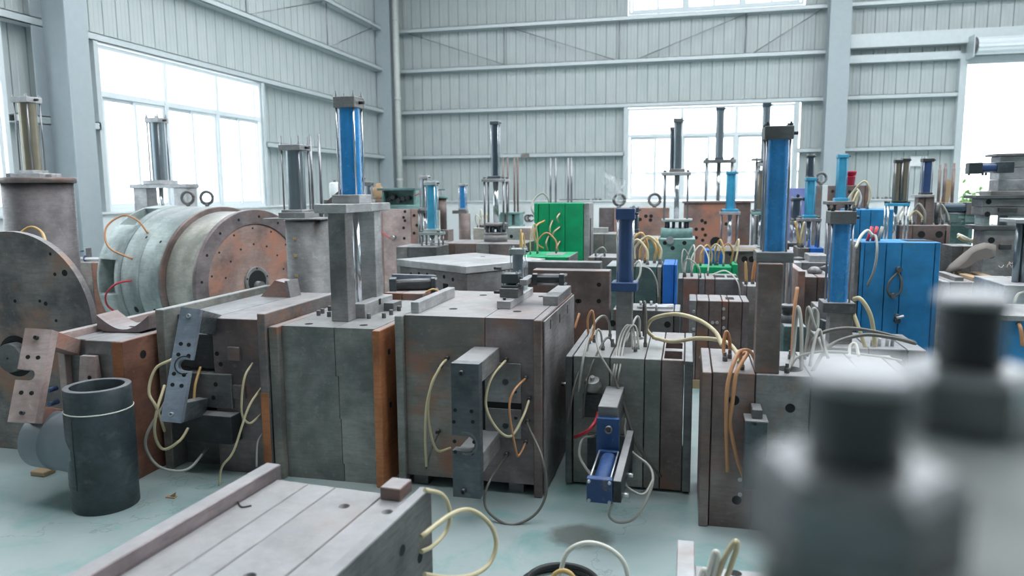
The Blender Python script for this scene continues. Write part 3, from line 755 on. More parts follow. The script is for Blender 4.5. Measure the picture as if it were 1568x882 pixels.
# legs
Lx0, Lx1 = AT(505, 420, 3.80).x, AT(531, 420, 3.80).x
zp = AT(505, 326, 3.80).z
Ly = [(3.80, 3.90), (4.20, 4.30)]
t.p('leg', M().cbox(Lx0, Lx1, *Ly[0], ZB, zp, .003), 'steel_grey')
t.p('leg', M().cbox(Lx0, Lx1, *Ly[1], ZB, zp, .003), 'steel_light')
tp = AT(497, 313, 3.74).z
t.p('top_plate', M().cbox(Lx0-.045, Lx1+.045, 3.73, 4.06, zp, zp+.05, .003), 'steel_light')
t.p('top_plate', M().cbox(Lx0-.04, Lx1+.04, 4.07, 4.36, zp, zp+.048, .003), 'steel_light')
cx = (Lx0+Lx1)/2
t.p('piston_rod', M().rod((cx+.01, 4.03, ZB), (cx+.01, 4.03, zp), .022, 16), 'chrome')
zcap = AT(535, 150, 4.02).z
hydcyl(t, (cx+.005, 4.0, zp+.05), (0,0,1), zcap-zp-.05, .060, 'paint_blue_bright', tc=.062, tb=.05, sq=.066, sqb=.085, capmat='steel_grey', rodmat='chrome', side=V((1,.0,0)), studs=1.5, basemat='steel_light')
q0, q1 = G(541, 487, ZB), G(578, 470, ZB)
t.p('guide_block', M().cbox(q0.x+.0, q0.x+.075, q0.y, q0.y+.42, ZB, ZB+.085, .003), 'steel_light')
t.p('guide_slot', M().box(q0.x+.0755, q0.x+.0765, q0.y+.2, q0.y+.23, ZB+.05, ZB+.086), 'hole')
t.p('foot_block', M().cbox(cx+.042+.03, cx+.16, 4.2, 4.34, ZB, ZB+.05, .003), 'steel_dark')

# ---- mould D, the big one in the middle, with the dark U bracket
XD0, XD1, ZD = -1.51, -.711, .948
t = T('mold', 'big rust-stained block mold with a dark upright slotted bracket standing out in front', 'mold', ((XD0+XD1)/2, 4.15, 0))
t.p('clamp_plate', M().cbox(XD0, -1.466, 3.625, 4.66, .03, ZD, .004), 'steel_green')
sx = -1.02
sl = [(-1.464, .06), (sx-.02, .06), (sx-.02, ZD-.17), (sx, ZD-.17), (sx, ZD), (-1.464, ZD)]
sr = [(sx-.016, .06), (-.757, .06), (-.757, ZD), (sx+.004, ZD), (sx+.004, ZD-.174), (sx-.016, ZD-.174)]
t.p('plate', M().prism(sl, (0, 3.655, 0), (1,0,0), (0,0,1), (0, .99, 0)), 'steel_patch')
t.p('plate', M().prism(sr, (0, 3.655, 0), (1,0,0), (0,0,1), (0, .99, 0)), 'steel_purple')
t.p('clamp_plate', M().cbox(-.755, XD1, 3.63, 4.67, 0, ZD, .004), 'steel_brown')
t.p('side_skin', M().cbox(-.709, -.700, 3.66, 4.67, .01, ZD-.01, .002), 'steel_grey')
for x in (-1.44, -.9): t.p('skid', M().box(x, x+.08, 3.68, 4.62, 0, .058), 'steel_dark')
t.p('side_rail', M().cbox(-.80, XD1-.001, 4.12, 4.62, ZD, ZD+.055, .003), 'steel_grey')
q = G(627, 480, ZD)
t.p('side_rail', M().cbox(-1.452, -1.405, 3.72, 4.36, ZD, ZD+.062, .003), 'steel_light')
for px, py in ((843,495), (857,486), (869,472), (882,470)):
    p_ = ATX(px, py, -.70); t.p('slot', M().cbox(-.7005, -.699, p_.y-.012, p_.y+.012, p_.z-.03, p_.z+.02, .0004), 'hole')
for px, py in ((694,473), (792,477), (740,452), (830,454)):
    q = G(px, py, ZD); hole(t, (q.x, q.y, ZD), (0,0,1), .022)
# bracket
br = AT(765, 530, 3.655); Yb = 3.655
lo, hi = 2.9, 3.655
for _ in range(40):
    md = (lo+hi)/2
    if AT(733, 557, md).x > br.x: lo = md     # further back along this sight line lies further left
    else: hi = md
Yb = md
bx1 = br.x; bx0 = AT(691, 600, Yb).x; bz1 = AT(712, 557, Yb).z; bz0 = AT(712, 762, Yb).z
w2 = (bx1-bx0)/2; h2 = (bz1-bz0)/2; bc = V(((bx0+bx1)/2, Yb, (bz0+bz1)/2)); s_ = .038
so = -.06
arc = [(.005+s_*math.cos(a)*1.0, so+s_*math.sin(a)) for a in [math.pi/2-i*math.pi/8 for i in range(9)]]
poly = [(-w2,-h2), (w2,-h2), (w2,h2), (-w2,h2), (-w2, so+s_)]+arc+[(-w2, so-s_)]
bp_ = t.p('bracket_plate', M().prism(poly, bc, (1,0,0), (0,0,1), (0,.055,0)), 'bracket_dark')
big = [(math.cos(a), math.sin(a)) for a in [-math.pi*.62+i*math.pi*1.24/12 for i in range(13)]]
t.p('slot_lip', M().prism([(.0+.058*p, so+.058*q) for p, q in big]+[(.0+.050*p, so+.050*q) for p, q in big[::-1]], bc+V((0,-.003,0)), (1,0,0), (0,0,1), (0,.003,0)), 'steel_dark', bp_)
t.p('bracket_arm', M().cbox(bx0+.0, bx1, Yb+.056, 3.654, bz1-.10, bz1-.001, .003), 'steel_grey')
t.p('bracket_arm', M().cbox(bx0+.0, bx1, Yb+.056, 3.654, bz0+.11, bz0+.21, .003), 'steel_grey')
for px, py in ((707,571), (710,752)):
    q = AT(px, py, Yb); bolt(t, (q.x, Yb, q.z), (0,-1,0), .013, .018, parent=bp_)
for px, py in ((697,628), (722,630), (695,646), (724,646), (696,676), (726,677), (697,692), (723,694)):
    q = AT(px, py, Yb); hole(t, (q.x, Yb, q.z), (0,-1,0), .0085, bp_)
# slide plates with the dark cross between them
a0, a1, b0, b1 = AT(737,560,3.65).x, AT(798,560,3.65).x, AT(760,655,3.65).z, AT(760,555,3.65).z
zm0, zm1 = AT(760,625,3.65).z, AT(760,615,3.65).z
t.p('gap_plate', M().box(a0, a1, 3.652, 3.6545, b0-.05, b1), 'hole')
t.p('slide_plate', M().cbox(a0+.02, a1, 3.642, 3.652, zm1, b1, .002), 'steel_grey')
t.p('slide_plate', M().cbox(a0+.02, a1, 3.642, 3.652, b0-.05, zm0, .002), 'steel_grey')
for px, py, r in ((774,585,.016), (774,652,.016), (789,600,.009), (790,640,.009)):
    q = AT(px, py, 3.64); bolt(t, (q.x, 3.642, q.z), (0,-1,0), r, .006, parent=None)
hose(t, [(686,548,3.65), (672,565,3.55), (655,610,3.5), (651,665,3.48), (653,714,3.5)], .0065, hc)
hose(t, [(676,560,3.65), (660,590,3.54), (656,640,3.5), (668,688,3.52), (690,686,3.6)], .0065, 'hose_cream')
hose(t, [(672,660,3.64), (660,690,3.58), (652,718,3.55)], .006, 'hose_dark')
hose(t, [(776,550,3.64), (752,580,3.5), (744,620,3.45), (760,655,3.45), (782,668,3.48), (800,640,3.55), (811,610,3.64)], .0065, hc)
hose(t, [(806,578,3.64), (786,600,3.52), (780,630,3.48), (790,690,3.5), (795,697,3.55), (806,676,3.64)], .006, 'hose_orange')
hose(t, [(777,695,3.64), (748,740,3.4), (743,775,3.35), (765,798,3.3), (790,803,3.3), (822,785,3.35), (837,750,3.4), (830,700,3.45), (810,655,3.6), (808,644,3.64)], .0065, 'hose_dark')
for px, py in ((686,548), (676,560), (672,660), (776,550), (806,578), (811,610), (777,695), (808,644), (806,676)):
    q = AT(px, py, 3.655); t.p('hose_fitting', M().cyl((q.x, 3.656, q.z), (0,-1,0), .011, .03, 8), 'black_iron')
q = ATX(860, 588, -.70); t.p('port', M().cyl((-.70, q.y, q.z), (1,0,0), .013, .04, 8), 'nut_steel')
# small core-pull unit standing on D
cp = G(783, 470, ZD); e = T('core_puller', 'small grey upright hydraulic cylinders on a base bar atop the rust-stained block mold', 'hydraulic unit', (cp.x, cp.y, ZD))
ba = G(762, 473, ZD); Lb = .62
e.p('base_bar', M().cbox(ba.x-.005, ba.x+.075, ba.y, ba.y+Lb, ZD, ZD+.045, .003), 'steel_light')
e.p('bolt', M().cyl((ba.x+.03, ba.y+.04, ZD+.045), (0,0,1), .009, .014, 8), 'black_iron')
bx = ba.x+.036
e.p('foot', M().cbox(bx-.055, bx+.055, ba.y+.12, ba.y+.26, ZD+.046, ZD+.10, .003), 'steel_dark')
hydcyl(e, (bx, ba.y+.19, ZD+.10), (0,0,1), AT(780,418,ba.y+.19).z-ZD-.10, .034, 'black_iron', tc=.055, tb=.015, sq=.05, capmat='bracket_dark', nut=1, rodmat='chrome')
hydcyl(e, (bx-.03, ba.y+.50, ZD+.045), (0,0,1), AT(763,380,ba.y+.5).z-ZD-.045, .036, 'cyl_grey', tc=.035, tb=.045, sq=.05, capmat='drum_green', nut=1, rodmat='chrome')
e.p('cross_link', M().cbox(bx+.056, bx+.10, ba.y+.15, ba.y+.40, ZD+.115, ZD+.15, .003), 'steel_light')
ep = AT(800, 425, ba.y+.3)
hydcyl(e, (bx+.101, ba.y+.30, ZD+.135), (1,.1,0), .19, .024, 'black_iron', tc=.03, sq=.033, capmat='black_iron', nut=1, port=False)
for z in (ZD+.07, ZD+.21): e.p('port', M().cyl((bx-.055, ba.y+.17, z), (-1,0,0), .009, .045, 8), 'black_iron')

# ---- mould E with the navy cylinder and the blue side cylinder
XE0, XE1, ZE = -.622, .046, .722
t = T('mold', 'low dark mold crowded with bent hoses, with navy upright and blue inclined cylinders', 'mold', ((XE0+XE1)/2, 4.2, 0))
t.x0, t.x1, t.y0, t.y1, t.z1 = XE0, XE1, 3.84, 4.62, ZE
pls = plates(t, XE0, XE1, 3.85, 4.62, .015, ZE, [-.583, -.385, -.203, -.116, -.0], ['steel_dark', 'steel_green', 'steel_green', 'steel_green', 'steel_brown', 'steel_dark'], proud=[.02, 0, 0, 0, 0, .012])
t.pl = pls
bpy.context.view_layer.update()
q0, q1 = G(1019, 549, ZE), G(1050, 533, ZE)
cut(pls[4], M().box(-.105, -.012, q0.y, q0.y+.19, ZE-.14, ZE+.1), t.off); cut(pls[4], M().box(-.105, -.012, q0.y+.26, q0.y+.42, ZE-.14, ZE+.1), t.off)
cut(pls[2], M().cyl((-.30, 4.40, ZE-.08), (0,0,1), .062, .12, 28), t.off)
t.p('skid', M().box(-.55, -.0, 3.9, 4.6, 0, .014), 'steel_dark')
px0, px1 = AT(943, 480, 4.12).x, AT(970, 480, 4.12).x
zt = AT(950, 447, 4.10).z
t.p('post', M().cbox(px0, px1-.01, 4.13, 4.23, ZE, zt, .003), 'steel_grey')
hydcyl(t, ((px0+px1)/2-.005, 4.18, zt), (0,0,1), AT(952, 319, 4.18).z-zt, .037, 'paint_navy', tc=.06, tb=.05, sq=.052, sqb=.072, capmat='paint_navy', rodmat='chrome')
# inclined side cylinder
mA = AT(932, 640, 3.55); mB = AT(932, 668, 3.44)
t.p('cylinder_arm', M().cbox(mB.x-.055, mB.x+.04, 3.46, 3.848, mB.z+.01, mB.z+.14, .003), 'steel_dark')
t.p('mount_plate', M().cbox(mB.x-.058, mB.x+.05, 3.43, 3.459, AT(930,702,3.43).z, AT(930,641,3.43).z, .002), 'paint_deepblue')
pq = AT(932, 657, 3.43); t.p('port', M().lathe([(.018,0),(.018,.02),(.012,.02),(.012,.005),(0,.005)], (pq.x, 3.43, pq.z), (0,-1,0), 12), 'steel_grey')
a_, b_ = AT(933, 702, 3.42), AT(918, 751, 3.08)
dd = b_-a_
hydcyl(t, a_, dd, dd.length+.01, .040, 'paint_deepblue', tc=.035, tb=.02, sq=.056, sqb=.045, capmat='paint_deepblue', rodmat='nut_steel', side=V((1,0,0)), port=False)
kk = dd.normalized(); uu = (V((1,0,0))-kk*kk.x).normalized(); w_ = kk.cross(uu)
t.p('side_rail', M().cbox(.058, .094, -.05, .05, -.25, dd.length, .002).ref(a_, uu, w_, kk), 'black_iron')
for s in (.12, dd.length-.02): t.p('port', M().cyl(a_+kk*s+uu*.094-w_*.02, uu, .010, .03, 8), 'nut_steel')
# pockets and knobs on the front
q = AT(908, 592, 3.85); t.p('knob', M().lathe([(.05,0),(.05,.02),(.036,.03),(.036,.05),(.012,.05),(.012,.07),(0,.07)], (q.x, 3.85, q.z), (0,-.5,1), 16), 'steel_green')
q0, q1 = AT(893, 602, 3.85), AT(932, 640, 3.85); t.p('slide_plate', M().cbox(q0.x, q1.x, 3.838, 3.8495, q1.z, q0.z, .003), 'black_iron')
t.p('rest_plate', M().cbox(-.50, -.26, 3.83, 3.849, .10, .30, .003), 'black_iron')
hose(t, [(916,632,3.83), (912,645,3.72), (900,660,3.68), (881,669,3.80)], .010, 'hose_red')
gr, dk = 'hose_grey', 'hose_dark'
hose(t, [(902,523,4.05), (896,545,3.95), (880,590,3.80), (868,650,3.78)], .0065, dk)
hose(t, [(902,521,4.05), (900,490,4.05), (907,476,4.05), (910,500,4.05), (905,522,4.02)], .0065, 'hose_orange')
hose(t, [(934,513,4.2), (932,492,4.2), (922,484,4.15), (908,500,4.05), (894,545,3.85), (886,600,3.8)], .007, gr)
hose(t, [(923,533,3.95), (920,510,3.95), (915,505,3.95), (913,520,3.92), (920,545,3.84), (938,575,3.82), (955,610,3.80)], .006, gr)
hose(t, [(938,528,4.0), (934,518,4.0), (925,522,3.95), (906,560,3.83), (896,600,3.8), (893,640,3.8)], .006, dk)
for dx in (0, 5, -4):
    hose(t, [(973+dx,535,4.0), (970+dx,505,4.05), (963+dx,499,4.05), (952+dx,520,4.0), (944+dx,565,3.83), (940+dx,585,3.82)], .006, gr)
hose(t, [(979,513,4.3), (979,490,4.3), (975,485,4.3), (968,498,4.2), (958,525,4.05)], .007, gr)
hose(t, [(988,528,4.1), (989,490,4.15), (987,462,4.2), (985,490,4.2), (986,515,4.2)], .008, 'hose_dark')
hose(t, [(940,575,3.82), (955,620,3.78), (975,680,3.77), (1012,730,3.80)], .008, dk)
hose(t, [(958,640,3.82), (957,660,3.75), (966,690,3.6), (995,715,3.5), (998,745,3.4), (975,790,3.3), (950,800,3.3), (933,790,3.28), (938,770,3.15)], .007, 'hose_grey')
hose(t, [(910,668,3.75), (893,672,3.7), (887,695,3.65), (896,715,3.6), (906,728,3.5)], .0075, gr)
hose(t, [(955,733,3.3), (962,747,3.3), (985,757,3.3), (1000,735,3.4)], .006, gr)
for px, py, Y in ((902,526,4.05), (934,517,4.2), (923,536,3.95), (973,538,4.0), (979,516,4.3), (988,531,4.1), (938,531,4.0), (910,524,4.1)):
    q = G(px, py, ZE); q.y = min(max(q.y, 3.88), 4.58); fitting(t, (q.x, q.y, ZE), (0,0,1), .011)
# the long hose looping from E over to F
fz = .757
lh = T('water_hose', 'long cream hose looping from the low dark mold over to the brown mold', 'hose', (-.1, 4.2, ZE))
hose(lh, [(1007,520,4.2), (994,510,4.2), (991,500,4.2), (1002,487,4.15), (1035,481,4.1), (1070,490,4.0), (1095,508,3.9), (1106,530,3.8)], .011, 'hose_cream', sub=10, name='hose_run')
hose(lh, [(1000,517,4.2), (1030,523,4.1), (1070,518,4.0), (1110,523,3.9), (1128,540,3.75), (1132,555,3.6)], .011, 'hose_cream', sub=10, name='hose_run')

# ---- mould F on the right with the tall blue cylinder
XF0, ZF_ = .081, .757
t = T('mold', 'brown mold with tall blue cylinder on a square post and orange hoses hanging down', 'mold', (.55, 3.75, 0))
t.x0, t.x1, t.y0, t.y1, t.z1 = XF0, 1.02, 3.476, 4.02, ZF_
pls = plates(t, XF0, 1.02, 3.49, 4.02, 0, ZF_, [.128, .322, .56, .80, .965], ['steel_brown', 'steel_brown', 'steel_grey', 'steel_grey', 'steel_grey', 'steel_brown'], proud=[.014, 0, .004, .004, .0, .014])
x0, x1 = AT(1159, 480, 3.50).x, AT(1197, 480, 3.50).x
zt = AT(1180, 404, 3.50).z
t.p('post', M().cbox(x0, x1, 3.505, 3.58, ZF_, zt, .003), 'steel_brown')
t.p('post', M().cbox(x0+.015, x1, 3.70, 3.78, ZF_, zt, .003), 'steel_brown')
t.p('rod_hole', M().lathe([(.062,-.001),(.06,.001),(.055,.001),(.05,.0003),(0,.0003)], ((x0+x1)/2+.11, 3.62, ZF_), (0,0,1), 24), 'hole')
xm = (x0+x1)/2
hydcyl(t, (xm+.022, 3.64, zt), (0,0,1), AT(1190, 193, 3.60).z-zt, .051, 'paint_blue', tc=.06, tb=.048, sq=.063, sqb=.082, capmat='steel_dark', rodmat='rod_steel', nut=.4)
for px, py, r in ((1124,613,.022), (1128,766,.02)):
    q = AT(px, py, 3.49); hole(t, (q.x, 3.49, q.z), (0,-1,0), r)
for px, py in ((1133,734), (1133,757)):
    q = AT(px, py, 3.49); bolt(t, (q.x, 3.49, q.z), (0,-1,0), .010, .008, 'nut_steel')
q = AT(1210, 625, 3.486); hole(t, (q.x, 3.486, q.z), (0,-1,0), .02)
for px, py in ((1110,553), (1117,549), (1136,566), (1205,571), (1210,550)):
    q = G(px, py, ZF_); q.y = min(max(q.y, 3.52), 3.98); fitting(t, (q.x, q.y, ZF_), (0,0,1), .012)
oh = 'hose_orange'
hose(t, [(1158,556,3.7), (1150,540,3.68), (1140,536,3.62), (1128,545,3.5), (1114,590,3.42), (1112,650,3.42), (1114,722,3.44)], .009, oh)
hose(t, [(1136,562,3.55), (1134,545,3.55), (1144,542,3.55), (1128,570,3.44), (1121,620,3.42), (1118,650,3.42), (1128,700,3.43), (1140,735,3.44)], .009, oh)
hose(t, [(1110,553,3.75), (1108,530,3.78), (1112,508,3.8), (1117,520,3.8), (1118,548,3.8)], .009, oh)
q0, q1 = AT(1140, 641, 3.40), AT(1172, 700, 3.40)
t.p('side_unit', M().cbox(q0.x, q1.x, 3.36, 3.42, AT(1150,745,3.4).z, q0.z, .003), 'bracket_dark')
t.p('side_unit_lid', M().cbox(q0.x-.002, q1.x+.002, 3.35, 3.46, q0.z, q0.z+.008, .002), 'steel_grey')
t.p('side_unit_arm', M().cbox(q0.x+.03, q1.x-.02, 3.38, 3.489, q0.z+.008, q0.z+.05, .003), 'steel_dark')
q = AT(1156, 648, 3.36); bolt(t, (q.x, 3.36, q.z), (0,-1,0), .010, .012)
# curly hoses on F's top
for pts, r, m__ in (
    ([(1205,570,3.55), (1214,545,3.7), (1218,500,3.8), (1222,470,3.82), (1227,500,3.75), (1227,575,3.6)], .009, 'hose_grey'),
    ([(1213,546,3.8), (1214,520,3.85), (1217,470,3.9), (1221,440,3.95)], .009, 'hose_orange'),
    ([(1232,550,3.8), (1236,520,3.85), (1244,475,3.9), (1252,480,3.9), (1250,505,3.85), (1238,470,3.9), (1236,500,3.9), (1252,520,3.85), (1262,545,3.8)], .008, 'hose_grey'),
    ([(1235,545,3.8), (1250,515,3.85), (1290,503,3.9), (1340,508,3.95), (1400,524,3.98)], .0095, 'hose_dark'),
    ([(1243,570,3.6), (1270,530,3.75), (1320,513,3.85), (1370,518,3.9), (1402,526,3.95)], .0095, 'hose_dark'),
    ([(1208,565,3.6), (1225,545,3.65), (1270,538,3.7), (1340,545,3.75), (1380,552,3.8)], .006, 'hose_grey'),
    ([(1300,548,3.7), (1302,530,3.75), (1310,527,3.75), (1315,545,3.7)], .008, 'hose_white'),
    ([(1240,560,3.6), (1248,520,3.7), (1255,505,3.75), (1262,530,3.7), (1268,548,3.65)], .008, 'hose_grey')):
    hose(t, pts, r, m__)

# ---- press very close to the camera, out of focus
dA, dB = .285, .44
sA = CAM+ray(1316, 572)*dA; sB = CAM+ray(1490, 456)*dB
rA = 75*dA/FPX
t = T('press_head', 'steel press head with thick threaded studs and big nuts', 'press', ((sA.x+sB.x)/2+.05, (sA.y+sB.y)/2, 0))
zn = EYE-.106                                  # top of the nuts
dv_ = (sB-sA); dv_.z = 0; pr = V((dv_.y, -dv_.x, 0)).normalized()
cen = (sA+sB)/2+pr*dv_.length*.5; zpl = zn-.036
ua = dv_.normalized(); hc_ = dv_.length*.5+.028
t.p('head_plate', M().cbox(-hc_, hc_, -hc_, hc_, zpl-.09, zpl, .006).ref(V((cen.x, cen.y, 0)), ua, pr, (0,0,1)), 'head_green')
for i, s_ in enumerate((sA, sB, sB+pr*dv_.length, sA+pr*dv_.length)):
    zt = s_.z; zb = zpl
    prof = [(rA*.9, zb)]; z = zn
    while z < zt-.010: prof += [(rA*.82, z), (rA, z+.004), (rA, z+.006)]; z += .0095
    prof += [(rA*.97, zt-.003), (rA*.88, zt), (0, zt)]
    st = t.p('stud', M().lathe(prof, (s_.x, s_.y, 0), (0,0,1), 40), 'black_iron')
    t.p('stud_end', M().lathe([(rA*1.06, zt-.002), (rA*1.06, zt+.002), (rA*.9, zt+.0035), (0, zt+.0035)], (s_.x, s_.y, 0), (0,0,1), 40), 'machined', st)
    t.p('nut', M().lathe([(.040, zb), (.0405, zn-.006), (.034, zn), (rA*1.02, zn)], (s_.x, s_.y, 0), (0,0,1), 6, False, .3+i), 'nut_metal', st)
t.p('barrel', M().lathe([(.105, .5), (.105, zpl-.09)], (cen.x, cen.y, 0), (0,0,1), 40), 'paint_navy')
t.p('base_plate', M().cbox(-.16, .16, -.16, .16, .42, .5, .005).ref(V((cen.x, cen.y, 0)), ua, pr, (0,0,1)), 'steel_green')
t.p('base_block', M().cbox(-.2, .2, -.2, .2, 0, .418, .006).ref(V((cen.x, cen.y, 0)), ua, pr, (0,0,1)), 'steel_dark')

# ---- bits at the bottom edge
zq = .30
a_ = G(1037, 826, zq+.06)
t = T('mold', 'small low steel mold with a raised edge plate and white hoses', 'mold', (a_.x+.2, a_.y-.2, 0))
t.x0, t.x1, t.y0, t.y1, t.z1 = a_.x, a_.x+.42, a_.y-.5, a_.y, zq
t.p('edge_plate', M().cbox(a_.x, a_.x+.06, a_.y-.55, a_.y, 0, zq+.06, .003), 'steel_light')
t.p('plate', M().cbox(a_.x+.062, a_.x+.40, a_.y-.55, a_.y-.06, 0, zq, .003), 'steel_light')
q = G(1126, 878, zq); hole(t, (q.x, q.y, zq), (0,0,1), .02)
Yk = a_.y-.25
hose(t, [(1083,885,Yk), (1090,858,Yk), (1095,845,Yk), (1099,852,Yk), (1092,885,Yk)], .009, 'hose_white')
hose(t, [(1098,885,Yk), (1112,850,Yk), (1126,829,Yk), (1128,840,Yk), (1118,870,Yk), (1110,890,Yk)], .009, 'hose_cream')
hose(t, [(1072,890,Yk), (1078,872,Yk), (1086,886,Yk)], .009, 'hose_white')
rc = G(856, 905)
t = T('hose_coil', 'black rubber hose coiled in a ring flat on the floor', 'hose', rc)
t.p('ring', M().torus(rc+V((0,0,.014)), (0,0,1), .155, .013, 40, 10), 'rubber'); t.p('ring', M().torus(rc+V((.012,.006,.034)), (0,0,1), .145, .011, 40, 10), 'rubber')
p0, p1 = G(858, 905, .02), G(963, 915, .02)
Yh = (p0.y+p1.y)/2
g_ = M().tube([p0, AT(860,870,Yh), AT(872,842,Yh), AT(902,831,Yh), AT(936,842,Yh), AT(958,868,Yh), p1], .0095, 10)
solo('water_hose', g_, 'hose_white', 'cream white hose arching up out of the black coil on the floor', 'hose')
p0, p1 = G(838, 915, .05), G(885, 915, .05); Yh = (p0.y+p1.y)/2
solo('water_hose', M().tube([p0, AT(846,884,Yh), AT(862,874,Yh), AT(878,884,Yh), p1], .0095, 10), 'hose_amber', 'short amber hose bent inside the black coil on the floor', 'hose')

# ================================================================== MIDDLE AND BACK ROWS
def rig(t, Y, px, ytop, ybase, half, mat, plate=None, foot=None, rod=.35, rods=4, rmat='rod_steel', pmat='steel_light', spread=.8, dyr=None, **k):
    """cylinder on a plate carried by guide rods: plate=(px0,px1,py), foot = photo row where the rods end"""
    b_, B, z1, m_ = vcyl(t, Y, px, ytop, ybase, half, mat, **k)
    if plate:
        w0, w1 = AT(plate[0], plate[2], Y).x, AT(plate[1], plate[2], Y).x; hw = (w1-w0)/2; th = max(.02, 4.5*m_); dz = dyr or min(hw*.8, .16)
        pl_ = t.p('top_plate', M().cbox(w0, w1, Y-dz, Y+dz, B.z-th, B.z, .003), pmat)
        zf = AT(px, foot, Y).z
        for sx in (-1, 1):
            for sy in ((-1, 1) if rods == 4 else (0,)):
                c = V(((w0+w1)/2+sx*hw*spread, Y+sy*dz*.75, 0))
                t.p('guide_rod', M().rod(c+V((0,0,zf)), c+V((0,0,B.z-th)), max(.008, m_*1.5), 10), rmat)
                t.p('rod_nut', M().cyl(c+V((0,0,B.z)), (0,0,1), max(.013, m_*2.3), m_*3, 6), 'steel_dark')
        if rod: t.p('piston_rod', M().rod((B.x, Y, zf), (B.x, Y, B.z-th), half*m_*rod, 14), 'chrome')
        return B, zf
    return B, B.z
def rods(t, Y, L_, mat='rod_steel', r=.012):
    for px, y0, y1 in L_:
        B = AT(px, y1, Y); z = AT(px, y0, Y).z
        t.p('guide_rod', M().lathe([(0, B.z-.02), (r, B.z-.02), (r, z-.06), (r*.7, z-.06), (r*.7, z), (0, z)], (B.x, Y, 0), (0,0,1), 8), mat)
def holes_px(t, Y, L_, r=.014):
    for px, py in L_:
        q = AT(px, py, Y); hole(t, (q.x, Y, q.z), (0,-1,0), r)

# ---- tall brown drum by the left window
Y = 5.6; B = AT(57, 272, Y); m_ = dep(B)/FPX; r = 48*m_
t = T('drum_mold', 'tall brown upright steel drum carrying a bronze cylinder, beside the left wall column', 'mold', (B.x, Y, 0))
t.p('drum', M().lathe([(r, 0), (r, B.z-.05), (0, B.z-.05)], (B.x, Y, 0), (0,0,1), 48), 'drum_dark')
t.p('flange', M().lathe([(0, B.z-.05), (r+.025, B.z-.05), (r+.025, B.z-.004), (r+.02, B.z), (0, B.z)], (B.x, Y, 0), (0,0,1), 48), 'steel_brown')
C = V((B.x-.02, Y, B.z)); t.p('foot_plate', M().cbox(C.x-.15, C.x+.17, Y-.12, Y+.12, B.z, B.z+.035, .003), 'steel_light')
zt = AT(46, 149, Y).z
hydcyl(t, (C.x-.02, Y, B.z+.035), (0,0,1), zt-B.z-.035, .072, 'bronze', tc=.05, tb=.03, sq=.085, capmat='steel_light', rodmat='rod_steel')
t.p('lug', M().cbox(C.x+.17, C.x+.24, Y-.06, Y-.0, B.z, B.z+.03), 'steel_light')
t.p('lug', M().cbox(C.x-.22, C.x-.16, Y-.1, Y-.05, B.z, B.z+.04), 'steel_dark')
# ---- brown block with pipes between drum and disc
t = blk('mold', 'rusty brown block with thin pipes and a clamp on top, between the drums', 'mold', 100, 168, 402, 7.1, .45, ['steel_rusty', 'rust_brown'], [140])
for y in (.10, .22): t.p('pipe', M().rod((t.x0-.02, t.y0+y, t.z1+.03), (t.x1+.02, t.y0+y+.02, t.z1+.03), .022 if y < .2 else .012, 12), 'machined')
q = V((AT(130, 400, 7.2).x, 7.2, t.z1))
t.p('clamp', M().torus(q+V((0,.03,.03)), (1,0,0), .035, .014, 18, 8), 'paint_navy')
t.p('clamp_post', M().cbox(q.x-.015, q.x+.015, q.y+.01, q.y+.05, q.z+.06, q.z+.16), 'nut_steel')
t.p('clamp_bolt', M().rod(q+V((-.12,.03,.115)), q+V((.02,.03,.125)), .009), 'paint_navy')
t.p('clamp_block', M().cbox(q.x+.02, q.x+.06, q.y+.0, q.y+.05, q.z+.05, q.z+.16), 'steel_dark')
# ---- big lying drum
n = V((math.sin(math.radians(74)), -math.cos(math.radians(74)), 0)); Yq = 6.55
c = AT(394, 432, Yq); Rm = .722; c.z = Rm
t = T('drum_mold', 'big grey-green ribbed drum lying on its side with a rusty round face', 'mold', (c.x-.6*n.x, c.y-.6*n.y, 0))
def seg(name, r0, a, b_, mat, inner=0, e=.008):
    prof = [(inner, -b_), (r0-e, -b_), (r0, -b_+e), (r0, -a-e), (r0-e, -a), (inner, -a)] if inner else [(0, -b_), (r0-e, -b_), (r0, -b_+e), (r0, -a-e), (r0-e, -a), (0, -a)]
    if inner: prof.append(prof[0])
    return t.p(name, M().lathe(prof, c, n, 96), mat)
seg('face_ring', Rm, 0, .05, 'steel_purple', Rm*.80)
seg('face_disc', Rm*.795, .012, .05, 'steel_red')
seg('drum', Rm*.965, .05, .46, 'drum_cream')
seg('flange', Rm*1.035, .46, .50, 'steel_brown')
seg('ring', Rm*1.035, .502, .80, 'drum_green')
seg('ring', Rm*1.035, .805, 1.08, 'drum_green')
last = seg('end_ring', Rm*1.045, 1.085, 1.46, 'drum_green')
bpy.context.view_layer.update()
u, w_, k_ = basis(n)
up = V((0,0,1)); hz_ = V((n.y, -n.x, 0))    # towards the camera side
if hz_.y > 0: hz_ = -hz_
g_ = M()
for ang in (95-2, 95+55, 95+112, 95+170, 95-60):
    a = math.radians(ang-95); rad = up*math.sin(a+.12)+hz_*math.cos(a+.12); tan = up*math.cos(a+.12)-hz_*math.sin(a+.12)
    box = M().box(-.12, .12, -.17, .17, -.12, .2).ref(c-n*1.29+rad*Rm, n, tan, rad)
    cut(last, box, t.off)
hub = t.p('hub_ring', M().lathe([(.15, -.01), (.15, .002), (.145, .006), (.115, .006), (.115, -.03), (0, -.03)], c, n, 36), 'steel_grey')
t.p('bore', M().lathe([(.112, .0), (.11, .003), (0, .003)], c, n, 30), 'hole', hub)
t.p('shaft', M().lathe([(.05, 0), (.05, .06), (0, .06)], c-V((0,0,.045)), n, 20), 'steel_grey', hub)
